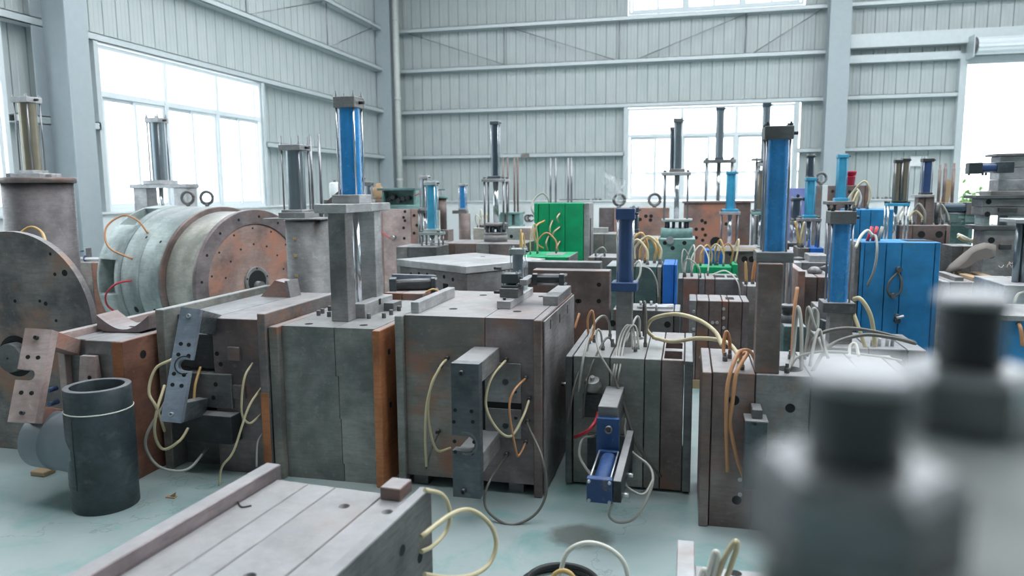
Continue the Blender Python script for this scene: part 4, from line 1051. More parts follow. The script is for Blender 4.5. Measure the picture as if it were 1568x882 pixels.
for i in range(16):
    a = 2*math.pi*i/16+.1; d_ = up*math.sin(a)+hz_*math.cos(a)
    if d_.z > -.35: hole(t, c+d_*Rm*.90, n, .013)
for i in range(14):
    a = 2*math.pi*i/14+.2; d_ = up*math.sin(a)+hz_*math.cos(a)
    if d_.z > -.35: hole(t, c+d_*Rm*.74-n*.012, n, .010); hole(t, c+d_*Rm*.52-n*.012, n, .010)
for i in range(5):
    a = 2*math.pi*i/5+.3; d_ = up*math.sin(a)+hz_*math.cos(a); hole(t, c+d_*.133+n*.006, n, .009)
for s_ in (.68, .98): eyebolt(t, c-n*s_+V((0,0,Rm*1.035-.004)), .062, .016)
for s_, a in ((.62, -.22), (.92, -.22), (1.3, -.30), (.85, .78), (.60, .72)):
    rad = up*math.sin(a-.12)+hz_*math.cos(a-.12); hole(t, c-n*s_+rad*Rm*(1.045 if s_ > 1.08 else 1.0345), rad, .03 if a < .2 else .014)
def onr(s_, a, e=0): return c-n*s_+(up*math.sin(a)+hz_*math.cos(a))*(Rm*1.04+e)
t.p('hose', M().tube([onr(.86,.72,.0), onr(.95,.80,.12), onr(1.12,.80,.18), onr(1.2,.62,.2), onr(1.1,.42,.15), onr(.92,.34,.0)], .010), 'hose_orange')
t.p('hose', M().tube([onr(.90,.06,.0), onr(1.0,.02,.09), onr(1.12,-.10,.13), onr(1.16,-.24,.12), onr(1.14,-.38,.06)], .010), 'hose_red')
for s_ in (.2, .62, 1.1):
    t.p('cradle', M().prism([(-.3,0),(.3,0),(.22,.075),(-.22,.075)], (c-n*s_)*1.0*V((1,1,0)) if False else V(((c-n*s_).x, (c-n*s_).y, -.0)), hz_, up, n*.06), 'wood')
# ---- upright drum with the slate cylinder
Y = 5.12; B = AT(471, 336, Y); m_ = dep(B)/FPX; r = 33*m_
t = T('drum_mold', 'oil-stained grey upright drum with a slate cylinder and long rods on top', 'mold', (B.x, Y, 0))
t.p('drum', M().lathe([(r, 0), (r, B.z), (0, B.z)], (B.x, Y, 0), (0,0,1), 40), 'steel_dark')
t.p('flange', M().cbox(B.x-r-.14, B.x+r+.005, Y-.12, Y+.14, B.z, B.z+.012, .002).lathe([(0,B.z), (r+.008, B.z), (r+.008, B.z+.014), (0, B.z+.014)], (B.x, Y, 0), (0,0,1), 40), 'steel_light')
cx = AT(456, 330, Y).x
t.p('foot_plate', M().cbox(cx-.10, cx+.12, Y-.11, Y+.11, B.z+.014, B.z+.055, .003), 'steel_light')
hydcyl(t, (cx, Y, B.z+.055), (0,0,1), AT(456,222,Y).z-B.z-.055, .066, 'cyl_grey', tc=.042, tb=.02, sq=.088, capmat='steel_light', rodmat='rod_steel', studs=6)
rods(t, Y+.2, ((480,207,330), (493,205,330)), r=.011)
for z in (.55, .85, .30): t.p('drip', M().cbox(B.x-.035, B.x-.01, Y-r-.0015, Y-r+.02, B.z-z*.5, B.z-z*.5+.02, .001), 'hose_amber')
t.p('conveyor_rail', M().cbox(-.03, .03, -.35, .35, -.025, .025).ref(V((B.x+.10, Y+.19, B.z+.12)), (0,1,0), V((.8,0,.6)), V((-.6,0,.8))), 'steel_grey')
# ---- cylinder on a small portal frame behind the lying drum
Y = 8.4
t = blk('mold', 'pale portal frame with a slate cylinder, behind the lying drum', 'mold', 205, 300, 352, Y-.25, .5, ['steel_grey', 'steel_dark'], [250])
zt = AT(250, 288, Y).z
for a, b_ in ((213,233), (274,294)):
    t.p('leg', M().cbox(AT(a,300,Y).x, AT(b_,300,Y).x, Y-.1, Y+.1, t.z1, zt, .004), 'steel_light')
t.p('top_plate', M().cbox(AT(208,288,Y).x, AT(296,288,Y).x, Y-.12, Y+.12, zt, zt+.05, .004), 'steel_light')
q = AT(246, 281, Y); hydcyl(t, (q.x, Y, zt+.05), (0,0,1), AT(244,181,Y).z-zt-.05, .09, 'cyl_grey', tc=.06, tb=.05, sq=.10, sqb=.15, capmat='steel_light', studs=2)
t.p('piston_rod', M().rod((q.x, Y, t.z1), (q.x, Y, zt), .03), 'chrome')
# ---- flat square mould standing cornerwise
zz = AT(713, 408, 5.12).z; s1, s2 = .42, .44
c0 = G(713, 408, zz); e1 = V((math.cos(math.radians(57)), math.sin(math.radians(57)), 0))
cen = c0+e1*s1+V((-e1.y, e1.x, 0))*s2
ang = math.atan2(e1.y, e1.x)
t = T('mold', 'square pale-topped plate mold turned cornerwise behind the rust-stained block mold', 'mold', (cen.x, cen.y, 0), ang)
t.p('lid_plate', M().cbox(-s1, s1, -s2, s2, zz-.055, zz, .004), 'steel_light')
lid = .95
t.p('plate', M().cbox(-s1*lid, s1*.97, -s2*.97, s2*lid, zz-.24, zz-.057, .004), 'steel_grey')
t.p('plate', M().cbox(-s1*lid, s1*.97, -s2*.97, s2*lid, 0, zz-.245, .004), 'steel_brown')
for i in range(6):
    t.p('bolt_hole', M().lathe([(.015,0),(.014,.0015),(0,.0015)], (-s1*.97 if False else -s1*lid, s2*(.6-.24*i), zz-.10-.012*(i in (0,5))), (-1,0,0), 12), 'hole')
for y in (.5, .05, -.4): t.p('pocket', M().box(-s1*lid-.0015, -s1*lid, y*s2-.03, y*s2+.03, zz-.215, zz-.15), 'hole')
t.p('bolt_hole', M().lathe([(.022,0),(.021,.001),(0,.001)], (s1*.5, s2*.2, zz), (0,0,1), 14), 'hole')
# ---- black side cylinder on the low rust-red mould behind the legs
t = blk('mold', 'low rust-red mold with a black lying cylinder and a slanting grey slab', 'mold', 588, 648, 449, 4.86, .34, ['rust_brown', 'steel_red'], [615])
q = AT(597, 438, 4.98); ax = V((.93, .30, .02))
hydcyl(t, q, ax, .33, .042, 'black_iron', tc=.03, tb=.05, sq=.05, sqb=.058, capmat='bracket_dark', nut=1, port=False, side=V((0,0,1)))
t.p('cylinder_leg', M().cbox(q.x+.02, q.x+.06, q.y-.01, q.y+.03, t.z1, q.z-.05), 'black_iron')
t.p('slab', M().cbox(-.02, .31, -.01, .015, 0, .11, .003).ref(V((AT(606,430,5.1).x, 5.08, t.z1)), V((.98,.2,-.03)), V((-.2,.98,0)), (0,0,1)), 'bracket_blue')
hose(t, [(645,463,4.9), (650,450,4.92), (662,443,4.95), (672,446,5.0)], .007, 'hose_amber')
# ---- dark slab moulds behind the middle
t = blk('mold', 'wide dark stained steel slab standing behind the rust-stained block mold', 'mold', 815, 934, 414, 5.02, .13, 'steel_brown', b=.004)
t.p('plate', M().cbox(t.x0-.06, t.x1-.08, 5.152, 5.27, 0, t.z1+.045, .004), 'steel_dark')
holes_px(t, 5.02, ((917,436), (917,461), (884,461), (887,461), (860,440)), .014)
hose(t, [(880,503,4.85), (884,490,4.87), (887,480,4.9)], .008, 'hose_orange')
t = blk('mold', 'low grey plate mold with steel pins lying along its top', 'mold', 938, 1042, 475, 4.98, .3, ['steel_grey', 'steel_dark', 'steel_dark'], [950, 1032])
for i in range(3): t.p('pin', M().rod((t.x0+.16+.08*i, t.y0+.06+.05*i, t.z1+.012), (t.x0+.40, t.y0+.08+.05*i, t.z1+.012), .009), 'machined')
for px, py in ((981,466), (997,466), (1005,470)): 
    q = G(px, py+6, t.z1); t.p('pin', M().cyl((q.x, min(q.y, t.y1-.03), t.z1), (0,0,1), .009, .05, 10), 'machined')
holes_px(t, 4.98, ((1022,497), (938,495)), .02)
# ---- teal-dark mould with many hoses + blue mould
t = blk('mold', 'dark teal mold with amber hoses sticking up beside the royal blue block', 'mold', 928, 1013, 408, 6.05, .5, ['teal_dark', 'teal_dark', 'steel_green'], [972, 1006])
arches(t, [(t.x0+.10, t.y0+.1), (t.x0+.22, t.y0+.2), (t.x0+.30, t.y0+.28), (t.x1-.07, t.y0+.3), (t.x1-.12, t.y0+.15), (t.x1-.03, t.y0+.4)], ['hose_amber', 'hose_cream', 'hose_amber'], .011, .22, .18)
hose(t, [(972,405,6.1), (980,400,6.0), (980,420,5.98), (970,438,5.98), (964,448,5.98)], .009, 'hose_white')
hose(t, [(980,408,6.1), (995,412,6.0), (1005,430,5.98), (1008,455,5.98)], .006, 'hose_grey')
t = blk('mold', 'royal blue narrow block beside the dark teal mold', 'mold', 1015, 1037, 405, 6.05, .45, ['paint_royal', 'paint_royal'], [1033], proud=[0, .02])
# ---- G, J, and neighbours
t = blk('mold', 'brown plate mold with rows of bolts down its front, behind the low dark mold', 'mold', 1055, 1148, 461, 6.05, .36, ['steel_grey', 'steel_brown', 'steel_brown', 'steel_brown', 'steel_brown', 'steel_purple'], [1067, 1086, 1106, 1116, 1137])
for px, py in ((1062,477), (1108,473), (1108,487), (1091,494), (1098,494), (1062,504), (1108,502), (1062,512), (1073,547), (1079,547), (1090,548)):
    q = AT(px, py, 6.05); bolt(t, (q.x, 6.05, q.z), (0,-1,0), .013, .008, 'nut_steel')
t.p('pocket', M().box(AT(1111,455,6.2).x, AT(1124,455,6.2).x, 6.15, 6.28, t.z1, t.z1+.0015), 'hole')
t.p('skid', M().box(t.x0+.02, t.x1+.12, 6.02, 6.04, 0, .07), 'wood')
t = blk('mold', 'dark plate mold with thin curled hoses and square openings on top', 'mold', 1038, 1132, 427, 6.85, .45, ['steel_dark', 'steel_brown', 'steel_grey', 'steel_brown', 'steel_dark'], [1046, 1070, 1080, 1095])
for i in range(2): t.p('pocket', M().box(t.x0+.32+.12*i, t.x0+.42+.12*i, 6.98, 7.15, t.z1, t.z1+.0015), 'hole')
arches(t, [(t.x0+.05, 6.95), (t.x0+.12, 7.05), (t.x0+.2, 6.92), (t.x0+.27, 7.1)], ['hose_grey', 'hose_white'], .007, .24, .12)
t.p('hose', M().tube([V((t.x0+.3, 7.0, t.z1+.02)), V((t.x0+.42, 6.9, t.z1+.07)), V((t.x0+.52, 6.83, t.z1-.02)), V((t.x0+.56, 6.83, t.z1-.2))], .006), 'hose_white')
t = blk('mold', 'narrow mottled block with two amber hoses, behind the bolted brown plate mold', 'mold', 1139, 1164, 438, 6.55, .28, ['steel_purple', 'steel_green'], [1144])
t.x1 = t.x0+.13
arches(t, [(t.x0+.03, 6.65), (t.x0+.09, 6.7)], ['hose_amber', 'hose_orange'], .008, .18, .02)
t = blk('mold', 'low green mold with amber hoses behind the dark plate mold', 'mold', 1060, 1130, 409, 7.5, .3, ['paint_green', 'paint_green', 'paint_green'], [1066, 1121], rise=[.02, 0, .03], proud=[.01, 0, .01])
arches(t, [(t.x0+.08, 7.6), (t.x0+.17, 7.65), (t.x0+.25, 7.7), (t.x0+.3, 7.6), (t.x0+.38, 7.7)], ['hose_amber', 'hose_cream', 'hose_orange'], .009, .22, .14)
t = blk('mold', 'grey plate with a pair of round holes, standing behind the low green mold', 'mold', 1108, 1200, 386, 8.1, .15, ['steel_purple'], [])
holes_px(t, 8.1, ((1140,397), (1151,397)), .03); holes_px(t, 8.1, ((1118,390),), .012)
t.p('rail', M().cbox(t.x0-.1, t.x1, 8.16, 8.22, t.z1, t.z1+.03), 'wood')
t.p('rail', M().cbox(t.x0-.1, t.x1, 8.08, 8.12, t.z1, t.z1+.02), 'steel_light')
t = blk('mold', 'low royal blue block behind the plate with two round holes', 'mold', 1079, 1122, 383, 8.5, .3, 'paint_royal')
# ---- green moulds
t = blk('mold', 'upright bright green mold with hoses plugged into its face', 'mold', 818, 893, 311, 7.6, .34, ['paint_green', 'paint_green', 'paint_green', 'paint_green'], [824, 841, 865], proud=[.02, 0, 0, 0])
t.p('end_plate', M().cbox(t.x1+.002, t.x1+.06, 7.62, 7.98, 0, t.z1, .004), 'steel_light')
t.p('groove', M().box(t.x1+.0605, t.x1+.062, 7.68, 7.76, .2, t.z1-.16), 'hole')
for a, b_ in (((857,327),(855,340)), ((846,338),(844,362)), ((857,348),(846,362)), ((857,370),(855,386)), ((840,362),(838,383))):
    q = AT(*a, 7.6); t.p('hose_fitting', M().cyl((q.x, 7.6, q.z), (0,-1,0), .014, .03, 8), 'steel_dark')
    hose(t, [(a[0],a[1],7.57), ((a[0]+b_[0])/2-3,(a[1]+b_[1])/2,7.5), (b_[0],b_[1],7.56)], .008, 'hose_cream')
hose(t, [(834,338,7.57), (822,345,7.45), (818,360,7.42), (824,375,7.45), (832,380,7.5)], .010, 'hose_amber')
hose(t, [(823,336,7.59), (814,320,7.6), (818,305,7.7), (830,296,7.75), (838,302,7.75), (841,310,7.75)], .009, 'hose_grey')
t = blk('mold', 'low flat green mold with hoses arching over it, before the upright green mold', 'mold', 788, 869, 393, 6.35, .55, ['paint_green', 'paint_green', 'paint_green', 'paint_green'], [800, 812, 836], proud=[0, .015, 0, 0])
t.p('pocket', M().box(t.x0+.24, t.x0+.40, 6.5, 6.8, t.z1, t.z1+.0015), 'steel_dark')
t.p('end_plate', M().cbox(t.x1+.001, t.x1+.012, 6.35, 6.9, 0, t.z1, .002), 'steel_grey')
arches(t, [(t.x0+.04, 6.45), (t.x0+.1, 6.55), (t.x0+.14, 6.7), (t.x0+.02, 6.6)], ['hose_amber', 'hose_cream', 'hose_orange'], .007, .26, .16)
# ---- grey blocks carrying the tall slate cylinder
t = blk('mold', 'row of grey and brown blocks topped by a tall slate cylinder on chrome rods', 'mold', 676, 802, 373, 7.35, .6, ['steel_brown', 'steel_brown', 'steel_grey', 'steel_purple'], [696, 728, 749])
Yt = 7.7; q = AT(759, 371, Yt); m_ = dep(q)/FPX
for a, b_, rr_ in ((0, 10, 18), (10, 14, 17), (24, 28.5, 18)):
    t.p('ring', M().lathe([(0, t.z1+a*m_), (rr_*m_, t.z1+a*m_), (rr_*m_, t.z1+b_*m_), (0, t.z1+b_*m_)], (q.x, Yt, 0), (0,0,1), 32), 'steel_grey')
for i in range(8):
    a = i*math.pi/4; t.p('spacer', M().cyl((q.x+14*m_*math.cos(a), Yt+14*m_*math.sin(a), t.z1+14*m_), (0,0,1), 2.2*m_, 10*m_, 8), 'cyl_slate')
rig(t, Yt, 759, 186, 274, 5.6, 'cyl_slate', (741, 777, 276), 351, .75, tc=.035, tb=.03, sqb=.07, capmat='bracket_dark', rodmat='chrome', pmat='steel_light')
# ---- blue-grey cylinder on guide rods on the flat pale mould
t = blk('mold', 'pale-topped mold under a blue-grey cylinder on guide rods', 'mold', 606, 668, 378, 6.85, .4, ['steel_grey', 'steel_dark'], [624])
rig(t, 7.05, 662, 278, 355, 7.5, 'paint_cyan', (646, 678, 357), 379, .5, tc=.035, tb=.03, sqb=.07, capmat='drum_green', rodmat='chrome', pmat='drum_green')
# ---- pink block and what stands around it
t = blk('mold', 'tall pinkish steel block with bolt holes and a teal box mold on it', 'mold', 574, 640, 320, 9.0, .5, ['steel_pink', 'steel_pink', 'steel_red'], [585, 629])
holes_px(t, 9.0, ((578,338), (581,332), (620,324), (618,333), (620,338), (618,349), (619,365)), .018)
hose(t, [(577,350,8.98), (590,360,8.9), (602,368,8.95)], .008, 'hose_red')
t.p('roller', M().cyl((AT(600,364,8.9).x, 8.99, AT(600,364,8.9).z), (0,-1,0), .028, .08, 16), 'chrome')
t.p('end_plate', M().cbox(t.x1+.002, t.x1+.13, 8.98, 9.5, 0, t.z1-.03, .004), 'drum_cream')
holes_px(t, 8.98, ((634,330), (638,345), (634,357)), .018)
q0, q1 = AT(585, 315, 9.05), AT(636, 289, 9.05)
e = T('mold', 'teal box mold with an open front on top of the pinkish block', 'mold', ((q0.x+q1.x)/2, 9.2, t.z1))
e.p('base', M().cbox(q0.x-.05, q1.x+.07, 9.02, 9.42, t.z1, t.z1+.05, .004), 'teal')
e.p('back', M().cbox(q0.x, q1.x, 9.2, 9.4, t.z1+.05, q1.z-.02, .004), 'teal')
for x in (q0.x, q1.x-.03): e.p('side', M().cbox(x, x+.03, 9.05, 9.199, t.z1+.05, q1.z-.02, .004), 'teal')
e.p('lid', M().cbox(q0.x-.06, q1.x+.0, 9.03, 9.42, q1.z-.018, q1.z+.012, .004), 'teal_dark')
for i, (dx, dz) in enumerate(((.07,.07), (.13,.1), (.2,.06), (.27,.08), (.33,.09))): e.p('valve', M().cyl((q0.x+dx, 9.199, t.z1+.05+dz), (0,-1,0), .03, .09+.02*(i % 2), 12), 'black_iron')
hose(e, [(634,300,9.06), (645,296,9.0), (654,300,9.0), (658,312,9.05)], .008, 'hose_red')
t = blk('mold', 'grey mold under a steel cylinder behind the blue-grey one', 'mold', 642, 672, 372, 8.0, .4, 'steel_grey')
rig(t, 8.2, 651, 269, 322, 5.5, 'cyl_grey', (642, 662, 324), 373, .6, tc=.04, tb=.03, capmat='steel_light', pmat='steel_dark')
t = blk('mold', 'dark mold under a white tank and brown paper sack near the hall corner', 'mold', 495, 592, 306, 10.2, .6, ['steel_dark', 'steel_brown'], [548])
q = AT(513, 300, 10.4)
e = T('tank', 'small white upright tank on the dark mold near the corner', 'tank', (q.x, 10.4, t.z1))
e.p('tank_body', M().lathe([(0,0), (.075,0), (.08,.01), (.08,.24), (.06,.265), (0,.265)], (q.x, 10.4, t.z1), (0,0,1), 24), 'white_paint'); e.p('tank_cap', M().cyl((q.x, 10.4, t.z1+.265), (0,0,1), .02, .03, 10), 'steel_dark')
q = AT(579, 285, 10.45); g_ = M(); prof = [(0,0), (.09,0), (.105,.06), (.10,.14), (.085,.17), (.05,.19), (.03,.24), (.0,.23)]
g_.lathe(prof, (q.x, 10.45, t.z1), (0,0,1), 14); random.seed(3)
for i, p in enumerate(g_.v): g_.v[i] = p+V((random.uniform(-.018,.018), random.uniform(-.018,.018), random.uniform(-.01,.01) if p.z > t.z1+.01 else 0))
solo('paper_sack', g_, 'card', 'crumpled brown paper sack on the dark mold near the corner', 'sack')
rig(T('hydraulic_cylinder', 'thin steel cylinder standing behind the bright blue cylinder', 'cylinder', (AT(565,300,9.7).x, 9.7, 0)), 9.7, 565, 279, 305, 5, 'cyl_grey', (556, 572, 306), 480, .5, tc=.05, tb=.03)
t = blk('mold', 'brown tank mold with a teal flange and valve wheel, in front of the back wall', 'mold', 668, 686, 352, 9.6, .25, 'steel_brown')
q = AT(677, 352, 9.72); m_ = dep(q)/FPX; zt = AT(677, 304, 9.72).z
t.p('tank_body', M().lathe([(0,t.z1), (7.5*m_,t.z1), (7.5*m_,zt), (0,zt)], (q.x, 9.72, 0), (0,0,1), 28), 'steel_brown')
t.p('flange', M().lathe([(0,zt), (10*m_,zt), (10*m_,zt+.035), (0,zt+.035)], (q.x, 9.72, 0), (0,0,1), 28), 'teal')
t.p('valve_stem', M().cyl((q.x, 9.72, zt+.035), (0,0,1), .02, .08, 10), 'machined'); t.p('valve_wheel', M().torus((q.x, 9.72, zt+.12), (0,0,1), .04, .01, 16, 6), 'teal_dark')
t = blk('mold', 'grey mold carrying a brown drum with a small blue cylinder on it', 'mold', 693, 725, 372, 8.3, .27, 'steel_grey')
q = AT(712, 372, 8.45); m_ = dep(q)/FPX; zt = AT(712, 327, 8.45).z
t.p('drum', M().lathe([(10*m_,t.z1), (9*m_,t.z1+.05), (9*m_,zt), (0,zt)], (q.x, 8.45, 0), (0,0,1), 30), 'steel_brown')
rig(t, 8.45, 709, 282, 322, 4.8, 'paint_blue', tc=.025, tb=.025, capmat='steel_light', rodmat='chrome')
t.p('arm', M().cbox(AT(694,324,8.45).x, AT(716,324,8.45).x, 8.41, 8.49, zt, AT(709,322,8.45).z, .003), 'steel_grey')
t = blk('mold', 'small pale mold bristling with cream hoses beside the tall slate cylinder', 'mold', 724, 742, 349, 8.6, .3, 'drum_cream')
arches(t, [(t.x0+.03, 8.7), (t.x0+.06, 8.72), (t.x0+.09, 8.68), (t.x0+.11, 8.75)], ['hose_white', 'hose_cream'], .008, .2, .1)
t = blk('mold', 'pale teal block beside the upright green mold', 'mold', 771, 813, 349, 8.7, .4, ['drum_green', 'steel_pink'], [800])
holes_px(t, 8.7, ((783,362),), .02)
for lab, L_, px0, px1, py, mat in (('teal ring base with long bare brown rods before the back wall', ((771,240,330), (778,240,330), (788,240,330), (793,240,330)), 766, 796, 345, 'steel_brown'), ('dark mold with four long bare rods behind the upright green mold', ((843,242,312), (851,242,312), (870,242,312), (875,242,312)), 835, 885, 315, 'rod_steel')):
    t = blk('mold', lab, 'mold', px0, px1, py, 11.3, .4, 'teal' if py > 330 else 'steel_dark')
    rods(t, 11.45, L_, mat, .016)
    if py > 330:
        for px in (768, 780, 792):
            q = AT(px, 340, 11.32); t.p('lug', M().cbox(q.x-.04, q.x+.04, 11.32, 11.6, t.z1, AT(px,328,11.32).z, .003), 'teal')
        q = AT(780, 330, 11.45); t.p('ring_plate', M().cbox(t.x0, t.x1, 11.3, 11.68, AT(780,328,11.32).z, AT(780,325,11.32).z, .003), 'teal')
# ---- slabs and cylinders in front of the back window
t = blk('mold', 'reddish slab with two eye bolts, standing behind the navy cylinder', 'mold', 917, 1025, 318, 10.0, .18, ['steel_purple', 'steel_red'], [940])
for px in (948, 1002): eyebolt(t, (AT(px,318,10.09).x, 10.09, t.z1), .075, .02)
holes_px(t, 10.0, ((997,331), (989,331), (996,337), (980,336)), .022)
q = AT(941, 294, 10.05); g_ = M(); random.seed(11); nn = 8
vs = [q+V(((i/7-.5)*.24*(.5+j/9)+random.uniform(-.03,.03), random.uniform(-.07,.07), (j/7-.35)*.30-(i/7-.5)*.12+random.uniform(-.03,.03))) for j in range(nn) for i in range(nn)]
g_.add(vs, [[j*nn+i, j*nn+i+1, (j+1)*nn+i+1, (j+1)*nn+i] for j in range(nn-1) for i in range(nn-1)])
solo('plastic_film', g_, 'film', 'crumpled clear plastic film hanging on an eye bolt of the reddish slab', 'plastic film')
t = blk('mold', 'grey mold with a raised back plate beside the reddish slab', 'mold', 905, 945, 358, 8.3, .4, ['steel_grey', 'steel_grey'], [925])
t.p('back_plate', M().cbox(t.x0-.02, t.x0+.17, 8.5, 8.56, t.z1, t.z1+.06, .003), 'steel_light')
rig(t, 8.55, 971, 318, 356, 6, 'cyl_slate', tc=.05, tb=.04, capmat='bracket_dark', nut=1)
t.p('foot_plate', M().cbox(AT(945,358,8.3).x+.004, AT(982,358,8.3).x, 8.3, 8.7, 0, AT(971,356.5,8.55).z, .004), 'steel_purple')
t = blk('mold', 'pale-topped grey mold with a bent hose, before the grey mold with the back plate', 'mold', 900, 945, 394, 7.0, .42, ['steel_grey', 'steel_dark', 'steel_grey'], [911, 919])
arches(t, [(t.x0+.15, 7.1)], ['hose_grey'], .008, .12, .08)
t = blk('mold', 'teal block mold with a flanged ring and paired slate cylinders before the window', 'mold', 990, 1065, 366, 7.85, .55, ['teal', 'teal'], [1010])
Yt = 8.15; q = AT(1036, 362, Yt); m_ = dep(q)/FPX
zr = AT(1036, 349, Yt).z
t.p('ring', M().lathe([(0,t.z1), (24*m_,t.z1), (24*m_,zr), (0,zr)], (q.x, Yt, 0), (0,0,1), 36), 'teal')
z2 = AT(1036, 339, Yt).z
for i in range(10):
    a = i*math.pi/5; t.p('spacer', M().cyl((q.x+16*m_*math.cos(a), Yt+16*m_*math.sin(a), zr), (0,0,1), 2.2*m_, z2-zr, 8), 'cyl_slate')
t.p('ring_plate', M().lathe([(0,z2), (23*m_,z2), (23*m_,z2+.03), (0,z2+.03)], (q.x, Yt, 0), (0,0,1), 36), 'drum_green')
rig(t, Yt, 1037, 182, 264, 5.5, 'cyl_grey', (1014, 1058, 267), 336, .7, tc=.04, tb=.035, sqb=.08, capmat='steel_grey')
rig(t, Yt+.1, 1031, 195, 264, 5, 'cyl_slate', tc=.03, tb=.03, capmat='steel_grey', nut=0)
holes_px(t, 7.85, ((1018,372), (1048,372), (1030,380)), .02); t.p('port', M().lathe([(.04,0),(.04,.02),(.02,.02),(0,.015)], (AT(1026,365,7.85).x, 7.85, AT(1026,368,7.85).z), (0,-1,0), 14), 'nut_steel')
t = blk('mold', 'widest reddish slab, full of bolt holes, standing below the back window', 'mold', 1047, 1150, 311, 10.6, .22, ['steel_red', 'steel_brown'], [1128])
holes_px(t, 10.6, ((1075,338), (1080,341), (1066,351), (1076,351), (1080,360), (1076,368), (1066,364), (1112,343)), .022); holes_px(t, 10.6, ((1096,371),), .07)
t.p('ledge', M().cbox(t.x0-.02, t.x1+.06, 10.58, 10.85, t.z1, t.z1+.03, .004), 'steel_purple')
t = blk('mold', 'dark mold with a tall slim cylinder on a cross plate behind the widest slab', 'mold', 1075, 1128, 330, 11.5, .4, 'steel_dark')
rig(t, 11.7, 1101, 165, 245, 5.2, 'cyl_grey', (1077, 1126, 246), 331, .6, tc=.04, tb=.035, capmat='cyl_slate', pmat='steel_grey')
t = blk('mold', 'grey mold with a short cyan cylinder on a single chrome rod', 'mold', 1092, 1160, 379, 8.95, .4, 'steel_grey')
rig(t, 9.15, 1118, 263, 324, 6, 'paint_cyan', (1102, 1133, 326), 380, .55, rods=2, tc=.03, tb=.03, sqb=.09, capmat='paint_cyan', rodmat='paint_cyan', pmat='steel_light')
t = blk('mold', 'mold with slim grey cylinder and side rods behind the tall blue cylinder', 'mold', 1150, 1185, 378, 9.8, .4, 'teal_dark')
rig(t, 10.0, 1164, 261, 324, 4.5, 'bronze', (1150, 1178, 327), 379, .5, tc=.03, tb=.03, capmat='cyl_grey', pmat='teal')
rods(t, 10.0, ((1156,241,325),), r=.014)
t.p('top_plate', M().cbox(AT(1151,246,10).x, AT(1176,246,10).x, 9.9, 10.1, AT(1160,246,10).z, AT(1160,243,10).z, .003), 'steel_grey')
t = blk('mold', 'dark mold with the tallest slim slate cylinder, before the back window', 'mold', 1158, 1190, 330, 11.3, .35, 'steel_dark')
rig(t, 11.5, 1171, 158, 250, 5, 'cyl_grey', (1160, 1184, 251), 331, .5, tc=.05, tb=.04, capmat='cyl_slate')
# ---- right of the tall blue cylinder
t = blk('mold', 'lilac painted plate standing behind the dark slim cylinder', 'mold', 1204, 1243, 288, 10.3, .12, 'paint_lilac')
holes_px(t, 10.3, ((1231,305), (1222,300)), .02)
t = blk('mold', 'mold with a short dark cylinder on a small table frame beside the lilac plate', 'mold', 1203, 1232, 372, 8.6, .35, 'steel_dark')
rig(t, 8.75, 1218, 303, 338, 6, 'cyl_slate', (1210, 1232, 339), 373, .4, tc=.03, tb=.03, capmat='bracket_dark', rodmat='rod_steel')
t = blk('mold', 'mold with a cyan cylinder and a dark one stacked on it', 'mold', 1222, 1262, 380, 7.75, .35, ['steel_grey', 'paint_royal'], [1240])
B, _ = rig(t, 7.9, 1239, 272, 334, 6.3, 'paint_cyan', (1221, 1256, 336), 381, .55, tc=.03, tb=.03, sqb=.06, capmat='paint_cyan', rodmat='paint_cyan', pmat='steel_light')
q = AT(1240, 271, 7.9); hydcyl(t, (q.x, 7.9, AT(1239,271,7.9).z), (0,0,1), AT(1240,238,7.9).z-q.z, .03, 'cyl_slate', tc=.02, tb=.01, capmat='black_iron')
arches(t, [(t.x0+.05, 7.8), (t.x0+.02, 7.85)], ['hose_cream', 'hose_amber'], .010, .3, .1)
t = blk('mold', 'white slab on edge with an eye bolt, before the steel column', 'mold', 1247, 1268, 284, 9.6, .1, ['steel_grey', 'white_paint'], [1259])
eyebolt(t, (AT(1257,284,9.65).x, 9.65, t.z1), .06, .016)
t = blk('mold', 'brown upright block carrying a red bucket', 'mold', 1266, 1331, 284, 10.6, .4, ['steel_brown', 'steel_brown'], [1325]); holes_px(t, 10.6, ((1275,293), (1315,294), (1301,294)), .02)
q = AT(1300, 280, 10.75)
e = T('bucket', 'red plastic bucket on the brown upright block', 'bucket', (q.x, 10.75, t.z1))
e.p('bucket_body', M().lathe([(0,0), (.065,0), (.08,.17), (.088,.17), (.088,.19), (.078,.19), (.064,.02), (0,.02)], (q.x, 10.75, t.z1), (0,0,1), 24), 'red_plastic')
e.p('bucket_handle', M().tube([V((q.x-.085,10.75,t.z1+.17)), V((q.x-.05,10.68,t.z1+.12)), V((q.x+.05,10.68,t.z1+.12)), V((q.x+.085,10.75,t.z1+.17))], .005), 'red_plastic')
t = blk('mold', 'blue mold topped by a cyan cylinder on a cross plate, behind the large blue mold', 'mold', 1302, 1372, 321, 7.75, .5, ['paint_blue_block', 'paint_blue_block', 'paint_blue_block'], [1318, 1334])
arches(t, [(t.x0+.06, 7.85), (t.x0+.12, 7.95), (t.x0+.18, 7.88)], ['hose_cream', 'hose_white'], .010, .22, .14)
q = AT(1287, 308, 7.6); t.p('cross_plate', M().cbox(AT(1264,310,7.6).x, AT(1306,310,7.6).x, 7.5, 7.74, AT(1287,313,7.6).z, q.z, .003), 'steel_grey')
for px in (1268, 1278, 1296, 1302): t.p('guide_rod', M().rod((AT(px,312,7.6).x, 7.6, .5), (AT(px,312,7.6).x, 7.6, AT(1287,313,7.6).z), .014), 'rod_steel')
t.p('rod_base', M().cbox(AT(1262,310,7.6).x, AT(1299,310,7.6).x, 7.45, 7.74, 0, .5, .004), 'steel_dark')
